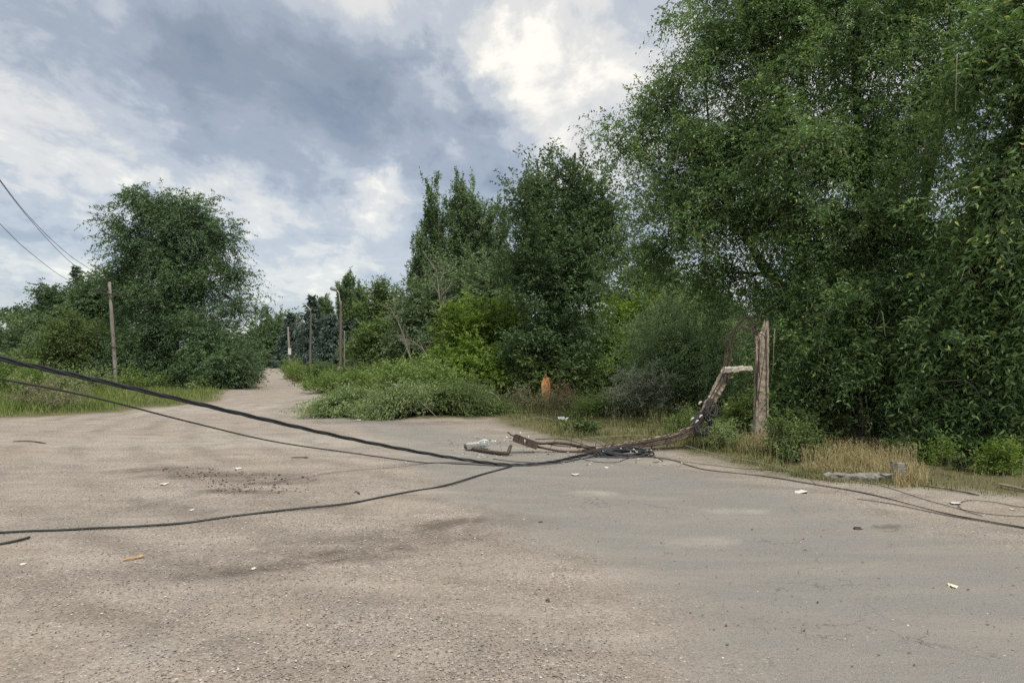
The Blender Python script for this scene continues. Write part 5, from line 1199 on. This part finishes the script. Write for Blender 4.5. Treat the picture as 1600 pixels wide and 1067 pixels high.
# orange splintered trunk
root = thing('splintered_trunk', 'short broken trunk with bright orange torn wood at the foot of the dark elm', 'tree stump')
Z = 21.5; x = (851-800)*Z/FPX; b = np.array([x, Z, float(gh(x, Z))]); root.location = b
mb = MB(); n = 26; zt = P(0, 591, Z)[2]; zz = np.linspace(b[2]-.05, zt, n); pth = np.stack([x+.03*np.sin(zz*2.2), np.full(n, Z), zz], -1)
def tf(R, cx, cy):
    j = rng.uniform(-.22, .05, R.shape[1]); R[-1, :, 2] += j; R[-2, :, 2] += j*.7; R[-3, :, 2] += j*.4; R += (R-R.mean(1, keepdims=True))*(rng.uniform(-.35, .2, R.shape[1])[None, :, None]*np.array([1, 1, 0])); return R
wd = np.interp(np.linspace(0, 1, n), [0, .3, .5, .8, 1], [.26, .17, .22, .25, .18]); loft(mb, pth, wd, wd, jag=.003, seg=26, topfn=tf)
child(mb, 'torn_wood', 'orangewood', root)
mb = MB(); loft(mb, pth[:8]+np.array([0, .02, 0]), .32, .3, jag=.012, seg=14)
loft(mb, pth[7:22]+np.array([.09, .06, 0]), .10, .16, jag=.01, seg=10); child(mb, 'bark', 'bark', root)
mb = MB()
for k in range(14): 
    c = pth[int(rr(16, 25))]+rng.normal(size=3)*.05; tube(mb, [c, c+np.array([rr(-.05, .05), -.03, .1]), c+np.array([rr(-.12, .12), -.05, rr(.12, .3)])], [.012, .008, .002], 4)
child(mb, 'splinters', 'orangewood', root)
# dry thin stalks bush to its right
shrub('roadside_bush', 'dry brownish twiggy bush right of the splintered trunk', 'bush', [lobe_px(878, 622, 21.8, 10, 15, .25)], 160, 'drybush', nleaf=10, ll=.08, lw=.02, slen=.35, clump=.2, twr=.004) if 'drybush' in M else None

# ------------------------------------------------------------------ kerb, houses
root = thing('concrete_kerb', 'old pale concrete kerb beam with an upright end block half buried in straw grass', 'kerb')
a = GP(1288, 752); e = GP(1398, 757); root.location = a
mb = MB(); q = smooth_path([a+np.array([0, 0, -.01]), e+np.array([0, 0, .01])], 22); loft(mb, q, .13, .18, up=[0, 1., 0], jag=.010, seg=14); child(mb, 'beam', 'concrete_grey', root)
mb = MB(); c = GP(1403, 757); box(mb, c+np.array([0, 0, .08]), (.062, .08, .135), .15, .005); child(mb, 'end_block', 'concrete_grey', root)
def house(name, label, px, ybase_Z, w, d, wallz, ridge, rotz, wall, roofm, win):
    Z = ybase_Z; x = (px-800)*Z/FPX; root = thing(name, label, 'house'); root.location = (x, Z, 0); root.rotation_euler = (0, 0, rotz)
    mb = MB(); V = [[-w/2, -d/2, -.2], [w/2, -d/2, -.2], [w/2, d/2, -.2], [-w/2, d/2, -.2], [-w/2, -d/2, wallz], [w/2, -d/2, wallz], [w/2, d/2, wallz], [-w/2, d/2, wallz], [-w/2, 0, ridge], [w/2, 0, ridge]]
    mb.add(V, [[0, 1, 5, 4], [1, 2, 6, 5], [2, 3, 7, 6], [3, 0, 4, 7]], [[4, 8, 7], [5, 6, 9]]); mb.obj('wall', M[wall], root)
    o_ = .35; t = .12; sl = (ridge-wallz)/(d/2)
    mb = MB()
    for s in (-1, 1):
        p0 = [-w/2-o_, s*(d/2+o_), wallz-o_*sl+.03]; p1 = [w/2+o_, s*(d/2+o_), wallz-o_*sl+.03]; p2 = [w/2+o_, 0, ridge+.03]; p3 = [-w/2-o_, 0, ridge+.03]
        V = np.array([p0, p1, p2, p3]); W = V+np.array([0, 0, t]); mb.add(np.concatenate([V, W]), [[0, 1, 2, 3], [4, 5, 6, 7], [0, 1, 5, 4], [1, 2, 6, 5], [0, 3, 7, 4], [2, 3, 7, 6]])
    r = mb.obj('roof', M[roofm], root)
    mb = MB(); box(mb, (w*.2, .3, ridge+.2), (.25, .25, .55), 0, .002); mb.obj('chimney', M['concrete_grey'], r)
    for xx, ww in win:
        mb = MB(); box(mb, (xx, -d/2-.02, wallz*.55), (ww/2, .04, .6)); f = mb.obj('window', M['whitewall'], root)
        mb = MB(); box(mb, (xx, -d/2-.055, wallz*.55), (ww/2-.08, .02, .52)); mb.obj('pane', M['darkglass'], f)
house('house', 'pale house with a light grey gable roof showing above the bushes at the far left', 12, 75, 9, 8, 3.0, 4.9, .9, 'whitewall', 'roof', [(-2.2, 1.2), (2.2, 1.2)])
house('house', 'low ochre house glimpsed between the big elm and the distant round tree', 378, 112, 8, 7, 3.4, 5.6, .5, 'ochre', 'roof', [(-2, 1.1), (2, 1.1)])

# ------------------------------------------------------------------ scraps on the road
def scrap(name, label, cat, px, py, w, h, mat, group=None, curl=.35):
    """crumpled thin sheet or chip with ragged rim"""
    c = GP(px, py, .006); mb = MB(); Z = gz(py); rx = w*Z/FPX/2; ry = max(h*Z/FPX*Z/CAM_H/2, rx*.3); ry = min(ry, rx*1.3); m = 11
    a = np.sort(rng.uniform(0, 6.283, m)); f = rng.uniform(.6, 1.1, m)
    rim = np.stack([np.cos(a)*rx*f, np.sin(a)*ry*f, rng.uniform(0, curl, m)*rx], -1)
    mid = rim*.5+np.array([0, 0, .25*rx])*rng.uniform(.1, 1, (m, 1))
    V = np.concatenate([rim, mid, [[0, 0, rx*.25]]]); th = np.array([0, 0, -.004]); nv = len(V)
    V2 = np.concatenate([V, V+th]); j = np.arange(m); j2 = (j+1) % m
    q = np.stack([j, j2, m+j2, m+j], -1); t = np.stack([m+j, m+j2, np.full(m, 2*m)], -1)
    mb.add(V2+c, q, t, q[:, ::-1]+nv, t[:, ::-1]+nv, np.stack([j2, j, j+nv, j2+nv], -1))
    o = mb.obj(name, M[mat], None, origin=c); tag(o, label, cat, group); return o
scrap('paper_scrap', 'crumpled white paper on the asphalt left of the dark verge bush', 'paper', 1252, 773, 22, 7, 'paper')
scrap('foam_scrap', 'cream coloured foam scrap alone on the near asphalt at the right', 'scrap', 1489, 918, 19, 7, 'cream')
scrap('paper_scrap', 'flat white scrap on the road just below the flat cable coil', 'paper', 898, 738, 14, 4, 'paper')
scrap('paper_scrap', 'small white scrap right of the flat one below the coil', 'paper', 948, 730, 7, 5, 'paper')
scrap('paper_scrap', 'white chip lying on the dark damp patch', 'paper', 257, 758, 14, 4, 'paper')
scrap('paper_scrap', 'white chip above the black ground cable, left of centre', 'paper', 300, 797, 9, 3, 'paper')
scrap('foam_scrap', 'yellowish crumb on the dark tyre track', 'scrap', 396, 888, 9, 5, 'cream')
scrap('stone_chip', 'white stone chip at the left edge below the cable offcut', 'stone', 36, 882, 9, 5, 'paper')
scrap('foam_scrap', 'small white fragment in front of the heap on the reddish road', 'scrap', 560, 658, 12, 3, 'paper')
scrap('stone_chip', 'pale flat stone near the bottom edge', 'stone', 541, 1046, 12, 6, 'concrete_grey')
scrap('foam_scrap', 'bright chip on the asphalt between the two ground cables', 'scrap', 634, 724, 6, 3, 'paper')
scrap('paper_scrap', 'small white piece right of the damp patch', 'paper', 374, 734, 12, 4, 'paper')
scrap('foam_scrap', 'light strip of plastic on the sandy verge inside the wires', 'scrap', 1492, 788, 18, 3, 'paper')
scrap('foam_scrap', 'white crumb beside the wire loop at the right edge', 'scrap', 1581, 797, 7, 3, 'paper')
scrap('bark_piece', 'dark piece of bark alone on the asphalt behind the foam scrap', 'bark', 1340, 822, 16, 4, 'darksteel')
scrap('bark_piece', 'dark lump on the near gravel in the middle of the picture', 'clod', 857, 941, 9, 5, 'rust')
scrap('bark_piece', 'dark red lump on the gravel right of centre behind the near lump', 'clod', 845, 817, 8, 4, 'rust')
scrap('plastic_bag', 'crumpled pale plastic bag on the verge behind the fallen pole', 'bag', 882, 663, 22, 12, 'plasticbag', None, .7)
scrap('paper_scrap', 'white scrap between the lamp head and the leaf heap', 'paper', 772, 688, 8, 3, 'paper')
def stick(name, label, pts, r, mat, cat='stick'):
    mb = MB(); p = smooth_path(pts, 12); tube(mb, p, r*np.interp(np.linspace(0, 1, 12), [0, .15, .6, .8, 1], [.5, .8, .7, 1.2, .6]), 7)
    o = mb.obj(name, M[mat], None, origin=p[0]); tag(o, label, cat)
stick('wood_splinter', 'orange splinter of fresh wood on the gravel at the lower left', [GP(191, 876, .012), GP(205, 874, .018), GP(218, 871, .016), GP(225, 869, .016)], .012, 'splitwood', 'splinter')
stick('twig', 'thin dark twig lying on the pale dirt at the far left', [GP(20, 690, .01), GP(45, 689, .015), GP(72, 691, .01)], .012, 'bark', 'twig')
stick('twig', 'thin dark twig between the two sagging cables', [GP(455, 718, .01), GP(470, 718, .014), GP(482, 718, .01)], .010, 'bark', 'twig')
stick('twig', 'short curved black twig above the ground cable right of centre', [GP(553, 771, .01), GP(558, 771, .014), GP(562, 774, .01)], .009, 'bark', 'twig')
stick('fallen_branch', 'thin green-grey branch lying at the right edge in front of the dark bush', [GP(1560, 766, .05), GP(1585, 769, .04), GP(1620, 774, .03), GP(1700, 784, .03)], .022, 'palebark', 'branch')
stick('fallen_branch', 'dark twiggy stick across the sandy verge below the kerb block', [GP(1430, 764, .01), GP(1490, 772, .02), GP(1530, 778, .01)], .009, 'bark', 'branch')
